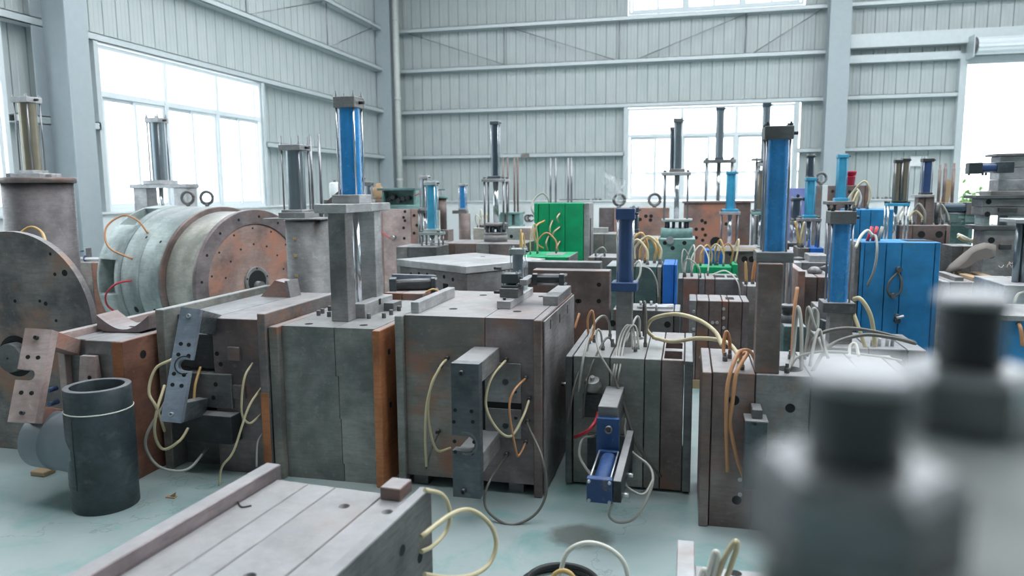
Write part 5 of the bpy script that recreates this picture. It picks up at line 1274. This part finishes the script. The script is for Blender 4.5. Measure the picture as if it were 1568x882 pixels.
vcyl(t, 7.6, 1287, 237, 308, 6.5, 'paint_cyan', tc=.03, tb=.03, sqb=.06, capmat='paint_cyan', rodmat='paint_cyan')
t = blk('mold', 'grey mold carrying twin bronze cylinders on a blue framed stand', 'mold', 1348, 1400, 374, 6.9, .4, ['steel_grey', 'steel_dark'], [1375])
rig(t, 7.1, 1372, 245, 311, 4.6, 'bronze', (1357, 1390, 314), 375, .6, tc=.025, tb=.02, capmat='black_iron', rodmat='rod_steel', pmat='paint_cyan', rmat='chrome', spread=.92)
vcyl(t, 7.1, 1383, 243, 311, 4.6, 'bronze', tc=.025, tb=.02, capmat='black_iron')
t = blk('mold', 'large blue painted mold with worn paint and a hose loop on its face', 'mold', 1318, 1442, 371, 5.5, .36, ['paint_blue_block', 'paint_blue_block', 'paint_blue_block', 'paint_blue_block', 'paint_blue_block'], [1324, 1358, 1382, 1433], proud=[.012, 0, 0, 0, 0])
t.p('end_plate', M().cbox(t.x0-.03, t.x0-.002, 5.5, 5.88, 0, t.z1, .003), 'steel_grey')
t.p('pocket', M().box(t.x0+.32, t.x0+.5, 5.6, 5.78, t.z1, t.z1+.0015), 'hole')
for px in (1328, 1336, 1344): 
    q = AT(px, 371, 5.6); t.p('valve_handle', M().cbox(q.x-.008, q.x+.008, 5.6, 5.62, t.z1, t.z1+.09, .002).v and M().rod((q.x, 5.6, t.z1), (q.x+.03, 5.62, t.z1+.1), .012, 8), 'hose_red' if px != 1344 else 'hose_grey')
hose(t, [(1310,380,5.45), (1318,362,5.5), (1328,353,5.55), (1336,360,5.55)], .010, 'hose_white')
hose(t, [(1334,362,5.55), (1341,362,5.5), (1343,385,5.42), (1338,415,5.42), (1328,438,5.48)], .009, 'hose_grey')
hose(t, [(1375,417,5.48), (1363,430,5.46), (1359,445,5.46), (1366,454,5.47), (1378,448,5.46), (1381,432,5.46), (1375,417,5.48)], .008, 'hose_dark')
for px, py in ((1375,412), (1366,452), (1373,484), (1372,490)):
    q = AT(px, py, 5.5); t.p('hose_fitting', M().cyl((q.x, 5.5, q.z), (0,-1,0), .018, .05, 10), 'steel_dark')
t.p('tap_handle', M().rod(AT(1373,487,5.44), AT(1384,484,5.44), .010), 'machined')
t = blk('mold', 'brown block with a square post carrying a dark blue cylinder, beside the door', 'mold', 1378, 1456, 345, 7.75, .5, ['steel_brown', 'steel_brown', 'steel_brown'], [1398, 1449])
holes_px(t, 7.75, ((1411,359), (1438,359)), .03); t.p('slot', M().box(AT(1448,350,7.74).x, AT(1450,350,7.74).x, 7.745, 7.749, .5, t.z1-.05), 'hole')
arches(t, [(t.x0+.1, 7.85), (t.x0+.16, 7.9), (t.x0+.22, 7.85), (t.x0+.05, 7.95), (t.x0+.47, 7.9)], ['hose_white', 'hose_grey', 'hose_cream'], .010, .16, .12)
for a, b_ in ((1402,1411), (1414,1427)): t.p('post', M().cbox(AT(a,330,7.95).x, AT(b_,330,7.95).x, 7.9, 8.02, t.z1, AT(1415,302,7.95).z, .003), 'steel_brown')
t.p('top_plate', M().cbox(AT(1399,300,7.95).x, AT(1428,300,7.95).x, 7.88, 8.04, AT(1415,302,7.95).z, AT(1415,298,7.95).z, .003), 'steel_light')
vcyl(t, 7.95, 1417, 243, 298, 6.5, 'paint_navy', tc=.03, tb=.02, capmat='black_iron', studs=2)
t.p('ring_fitting', M().torus((AT(1435,335,7.9).x, 7.9, t.z1+.1), (1,-.4,0), .09, .02, 20, 8), 'black_iron')
t = blk('mold', 'dark mold with three slim brown rods and a wooden lath, beside the door opening', 'mold', 1430, 1463, 312, 9.2, .35, 'steel_grey')
rods(t, 9.35, ((1436,252,315), (1444,250,315), (1457,250,315)), 'steel_brown', .017)
q = AT(1452, 312, 9.45); solo('lath', M().cbox(-.02, .06, -.01, .01, 0, .28, .002).ref(V((q.x-.05, 9.5, t.z1)), V((.97,0,-.2)), (0,1,0), V((.2,0,.97))), 'wood', 'short wooden lath leaning among the three slim rods', 'lath')
t = blk('mold', 'teal machine with a lying cylinder pointing at the door', 'mold', 1452, 1490, 345, 8.55, .3, 'teal')
for i, (py, m__, r, x0, x1) in enumerate(((319,'cyl_slate',.05,1428,1492), (333,'teal',.04,1450,1490), (340,'teal',.035,1455,1500))):
    a_, b_ = AT(x0, py, 8.45), AT(x1, py, 8.45)
    hydcyl(t, a_, b_-a_, (b_-a_).length, r, m__, tc=.09, tb=.09, sq=r*1.25, capmat='teal_dark' if i else 'steel_dark', nut=0, port=False)
for px in (1432, 1486): t.p('strut', M().cbox(AT(px,330,8.45).x-.02, AT(px,330,8.45).x+.02, 8.42, 8.48, 0 if px < 1440 else .5, AT(px,322,8.45).z, .003), 'teal')
# ---- stack of moulds before the door
def stk(name, label, px0, px1, ytop, ybot, Y, dy, mats, z0=None, rows=1):
    A, B = AT(px0, ytop, Y), AT(px1, ytop, Y); z1 = A.z; z0 = AT(px0, ybot, Y).z if z0 is None else z0
    t = T(name, label, 'mold', ((A.x+B.x)/2, Y+dy/2, z0)); h = (z1-z0)/rows
    for i in range(rows): t.p('plate', M().cbox(A.x, B.x, Y, Y+dy, z0+h*i+.001, z0+h*(i+1)-.001, .005), mats[i % len(mats)])
    t.x0, t.x1, t.y0, t.y1, t.z0, t.z1 = A.x, B.x, Y, Y+dy, z0, z1; return t
Ys = 6.9
t = stk('mold', 'rusty grey mold at the bottom of the stack beside the door, chalk marks on it', 1508, 1640, 352, 430, Ys, .25, ['steel_brown', 'steel_rusty', 'steel_grey'], 0, 3)
holes_px(t, Ys, ((1518,368), (1518,391)), .024)
t.p('latch', M().cbox(AT(1529,378,Ys).x, AT(1547,378,Ys).x, Ys-.03, Ys, AT(1538,382,Ys).z, AT(1538,374,Ys).z, .003), 'black_iron')
def stroke(pts): 
    t.p('chalk_mark', M().tube([AT(x, y, Ys-.0015) for x, y in pts], .0035, 5, 2), 'chalk')
stroke([(1529,407), (1533,410), (1537,406)]); stroke([(1541,411), (1545,403), (1549,410), (1553,400)]); stroke([(1545,401), (1550,404), (1552,398)])
b0 = t.z1
t2 = stk('mold', 'grey mold with an open window through it, middle of the stack beside the door', 1505, 1640, 304, 352, Ys, .25, ['steel_grey'], AT(1500,330,Ys).z, 2)
t2.p('cover_plate', M().cbox(t2.x0-.06, t2.x1, Ys-.03, Ys+.27, t2.z1, t2.z1+.025, .003), 'steel_dark')
t2.p('base_plate', M().cbox(t2.x0-.03, t2.x1, Ys-.03, Ys+.27, b0, b0+.035, .003), 'steel_dark')
for a, b_ in ((1508,1517), (1544,1640)): t2.p('pillar', M().cbox(AT(a,340,Ys).x, AT(b_,340,Ys).x, Ys+.02, Ys+.23, b0+.035, t2.z0, .004), 'drum_green')
holes_px(t2, Ys, ((1514,309), (1512,328)), .02)
t2.p('latch', M().cbox(AT(1528,320,Ys).x, AT(1556,320,Ys).x, Ys-.03, Ys, AT(1538,325,Ys).z, AT(1538,318,Ys).z, .003), 'black_iron')
t3 = stk('mold', 'pale grey mold with a lying dark cylinder, top of the stack beside the door', 1532, 1640, 239, 292, Ys+.03, .2, ['steel_light'], t2.z1+.06, 3)
t3.p('base_plate', M().cbox(t3.x0-.06, t3.x1, Ys, Ys+.25, t2.z1+.025, t2.z1+.06, .003), 'steel_grey')
t3.p('cover_plate', M().cbox(t3.x0-.04, t3.x1, Ys+.0, Ys+.25, t3.z1, t3.z1+.02, .003), 'steel_grey')
a_, b_ = AT(1481, 258, Ys-.03), AT(1550, 256, Ys-.03)
hydcyl(t3, a_, b_-a_, (b_-a_).length, .033, 'paint_navy', tc=.12, tb=.1, sq=.045, capmat='bracket_dark', nut=0, port=False)
for px in (1484, 1505, 1510): t3.p('port', M().cyl(AT(px, 263, Ys-.03), (0,0,-1), .008, .03, 8), 'black_iron')
# ---- low clutter on the right
t = blk('mold', 'low pale mold with wooden battens before the stack beside the door', 'mold', 1443, 1530, 432, 6.1, .5, ['steel_light', 'steel_grey', 'steel_light'], [1455, 1490])
for i in range(3): t.p('batten', M().cbox(t.x0+.1+.12*i, t.x0+.16+.12*i, 6.15, 6.58, t.z1, t.z1+.03, .003), 'wood' if i else 'steel_grey')
random.seed(5); g_ = M(); Yc = 6.42
ol = [(1456,421), (1470,421), (1486,413), (1500,404), (1514,399), (1528,396), (1530,380), (1516,377), (1500,381), (1488,389), (1474,402), (1462,412)]
pts_ = [AT(x, y, Yc) for x, y in ol]; lo_ = min(q.z for q in pts_); dz_ = max(0, t.z1+.034-lo_); k_ = len(ol)
for yy, s_ in ((0, .72), (.05, 1.), (.12, 1.), (.17, .75)):
    cc = sum(pts_, V())/k_
    g_.v += [V((cc.x+(q.x-cc.x)*s_+random.uniform(-.006,.006), Yc+yy, max(cc.z+(q.z-cc.z)*s_+random.uniform(-.006,.006), lo_)+dz_)) for q in pts_]
for a in range(3):
    for b_ in range(k_): g_.f.append([a*k_+b_, a*k_+(b_+1) % k_, (a+1)*k_+(b_+1) % k_, (a+1)*k_+b_]); g_.sm.append(True)
g_.f += [list(range(k_))[::-1], [3*k_+b_ for b_ in range(k_)]]; g_.sm += [False, False]
solo('canvas_bundle', g_, 'canvas', 'flattened grey canvas bundle slumped on the low pale mold', 'canvas')
t = blk('mold', 'grey mold with bundled cream cables behind the large blue mold', 'mold', 1458, 1498, 377, 7.3, .3, ['steel_dark', 'steel_grey'], [1475])
hose(t, [(1467,362,7.3), (1475,367,7.3), (1490,368,7.3), (1503,366,7.3)], .016, 'hose_cream'); hose(t, [(1467,359,7.35), (1478,364,7.3), (1492,372,7.3)], .014, 'hose_white')
t = blk('mold', 'pale mold with two thick dark guide rods under a plate', 'mold', 1538, 1640, 437, 5.0, .5, ['steel_light', 'steel_grey'], [1590])
q = AT(1556, 440, 5.1)
for px in (1554, 1565): t.p('guide_rod', M().rod((AT(px,436,5.15).x, 5.15, t.z1), (AT(px,436,5.15).x, 5.15, AT(px,340,5.15).z), .020, 14), 'cyl_grey')
t.p('top_plate', M().cbox(AT(1553,340,5.15).x-.03, AT(1600,340,5.15).x, 5.05, 5.3, AT(1556,341,5.15).z, AT(1556,335,5.15).z, .003), 'steel_light')
hose(t, [(1568,448,4.99), (1558,452,4.95), (1553,470,4.9), (1557,495,4.9), (1561,520,4.9)], .010, 'hose_grey')
t = blk('mold', 'low blue mold under amber hoses near the press head', 'mold', 1535, 1640, 492, 4.3, .4, ['paint_blue_block', 'paint_blue_block'], [1600], b=.006)
t.p('lid_plate', M().cbox(t.x0-.02, t.x1, 4.28, 4.72, t.z1, t.z1+.03, .003), 'steel_light')
hose(t, [(1552,490,4.4), (1562,500,4.27), (1566,530,4.25)], .010, 'hose_orange')
# ---- mould with the second post cylinder
t = blk('mold', 'low steel mold with a blue cylinder on a square post, behind the brown mold', 'mold', 1262, 1420, 534, 4.55, .5, ['steel_grey', 'steel_dark', 'steel_grey'], [1330, 1390])
x0, x1 = AT(1268, 500, 4.7).x, AT(1303, 500, 4.7).x; zt = AT(1290, 477, 4.7).z
t.p('post', M().cbox(x0, x1, 4.65, 4.78, t.z1, zt, .003), 'steel_grey')
q = AT(1290, 477, 4.72)
hydcyl(t, ((x0+x1)/2-.018, 4.72, zt), (0,0,1), AT(1288,323,4.72).z-zt, .056, 'paint_blue', tc=.075, tb=.06, sq=.072, sqb=.090, capmat='steel_dark', rodmat='rod_steel', nut=.4)
for px in (1335, 1346, 1358, 1366): 
    q = G(px, 530, t.z1); t.p('pin', M().cyl((q.x, min(max(q.y, 4.6), 5.0), t.z1), (0,0,1), .010, .05, 8), 'machined')
hose(t, [(1307,458,4.65), (1318,458,4.62), (1332,480,4.6), (1338,510,4.6), (1340,540,4.6)], .013, 'hose_cream')
hose(t, [(1307,480,4.65), (1316,505,4.6), (1326,535,4.58)], .011, 'hose_cream')
# ---- brown plates and small machines between the posts
t = blk('mold', 'brown plate mold with one orange edged plate, between the two blue post cylinders', 'mold', 1219, 1278, 424, 5.9, .5, ['steel_red', 'steel_brown', 'steel_brown'], [1231, 1252], rise=[.05, 0, 0], proud=[.08, 0, 0])
g_ = M().lathe([(0,0),(.05,.0),(.06,.02),(.03,.05),(0,.055)], (t.x0+.17, 6.15, t.z1), (0,0,1), 14); t.p('chuck', g_, 'steel_grey'); t.p('chuck_bar', M().rod((t.x0+.19,6.15,t.z1+.03), (t.x0+.30,6.12,t.z1+.07), .016), 'steel_grey')
t = blk('mold', 'pale flat mold with a grey tray on top, behind the orange edged plate', 'mold', 1214, 1270, 402, 6.95, .5, ['steel_light', 'steel_grey'], [1228])
t.p('tray', M().cbox(t.x1-.16, t.x1, 7.0, 7.3, t.z1, t.z1+.06, .003), 'steel_light'); t.p('lever', M().lathe([(0,0),(.06,0),(.05,.02),(0,.03)], (t.x0+.08, 7.2, t.z1), (0,0,1), 14), 'black_iron')
t = blk('mold', 'small dark machine with a drum head beside the square post', 'mold', 1200, 1236, 500, 5.0, .4, ['teal_dark'])
q = AT(1206, 492, 5.15); t.p('drum_head', M().lathe([(.05,0),(.05,.05),(.035,.05),(.035,.09),(.055,.09),(.055,.12),(0,.12)], (q.x, 5.15, t.z1), (0,0,1), 20), 'black_iron'); t.p('spindle', M().rod((q.x+.01,5.2,t.z1+.12), (q.x+.01,5.2,t.z1+.5), .014), 'rod_steel')
t = blk('mold', 'small black hydraulic unit behind the blue post cylinder', 'mold', 1250, 1275, 470, 5.3, .25, ['steel_grey'])
q = AT(1262, 480, 5.28); hydcyl(t, (t.x0+.02, 5.22, t.z1-.12), (.9,.1,-.05), .16, .035, 'black_iron', tc=.03, sq=.045, capmat='bracket_dark', nut=1, port=False)
t = T('pallet', 'pale wooden pallet bits lying low beside the square post', 'pallet', (AT(1225,530,4.7).x-.13, 4.4, 0))
for i in range(4):
    a_ = AT(1200, 540-9*i, 4.3+.06*i) if False else None
zq = G(1215, 535, 0.0)
for i in range(4): t.p('board', M().cbox(t.loc.x-.18, t.loc.x+.15, 4.12+.1*i, 4.2+.1*i, .48, .50, .002), 'wood')
for x in (-.16, .0, .12): t.p('bearer', M().cbox(t.loc.x+x, t.loc.x+x+.05, 4.12, 4.5, .40, .48, .002), 'wood')
t.p('box', M().cbox(t.loc.x-.17, t.loc.x+.14, 4.14, 4.48, 0, .40, .003), 'card')
# ---- clamp on the white wall, label on the back wall
q = AT(1405, 247, YB+.16); solo('notice', M().box(q.x-.18, q.x+.22, YB+.15, YB+.165, q.z-.12, q.z+.12), 'label_white', 'blank white notice board fixed on the back wall beside the roller door', 'notice')
for px in (808, 813):
    q = AT(px, 334, YB+.06); solo('hanging_ring', M().torus((q.x, YB+.055, q.z), (.6,-1,0), .085, .018, 20, 8), 'rubber', 'dark ring hanging on the white wall behind the pale teal block', 'ring', 'dark rings on the white wall')
q = AT(880, 307, YB+.1); solo('steel_bar', M().cbox(q.x-.42, q.x+.42, YB+.06, YB+.10, SILL, SILL+.03), 'steel_dark', 'thin dark steel bar lying on the ledge of the back wall', 'bar')
random.seed(21)
for i, px in enumerate((908, 913, 919, 1337, 1344, 1351, 1357, 1364, 1372, 1380)):
    q = AT(px, 306, YB+.1); s_ = random.uniform(.035, .048)
    g_ = M().lathe([(0,0), (s_,0), (s_*random.uniform(.7,1), s_*.6), (s_*.4, s_*random.uniform(.9,1.2)), (0, s_)], (q.x, YB+.10, SILL), (0,0,1), 7, False, i)
    a_ = 'beside the back window' if px < 1000 else 'beside the roller door'
    solo('scrap_piece', g_, 'steel_dark', 'dark lump of scrap on the wall ledge '+a_, 'scrap', 'scrap lumps on the ledge '+a_)
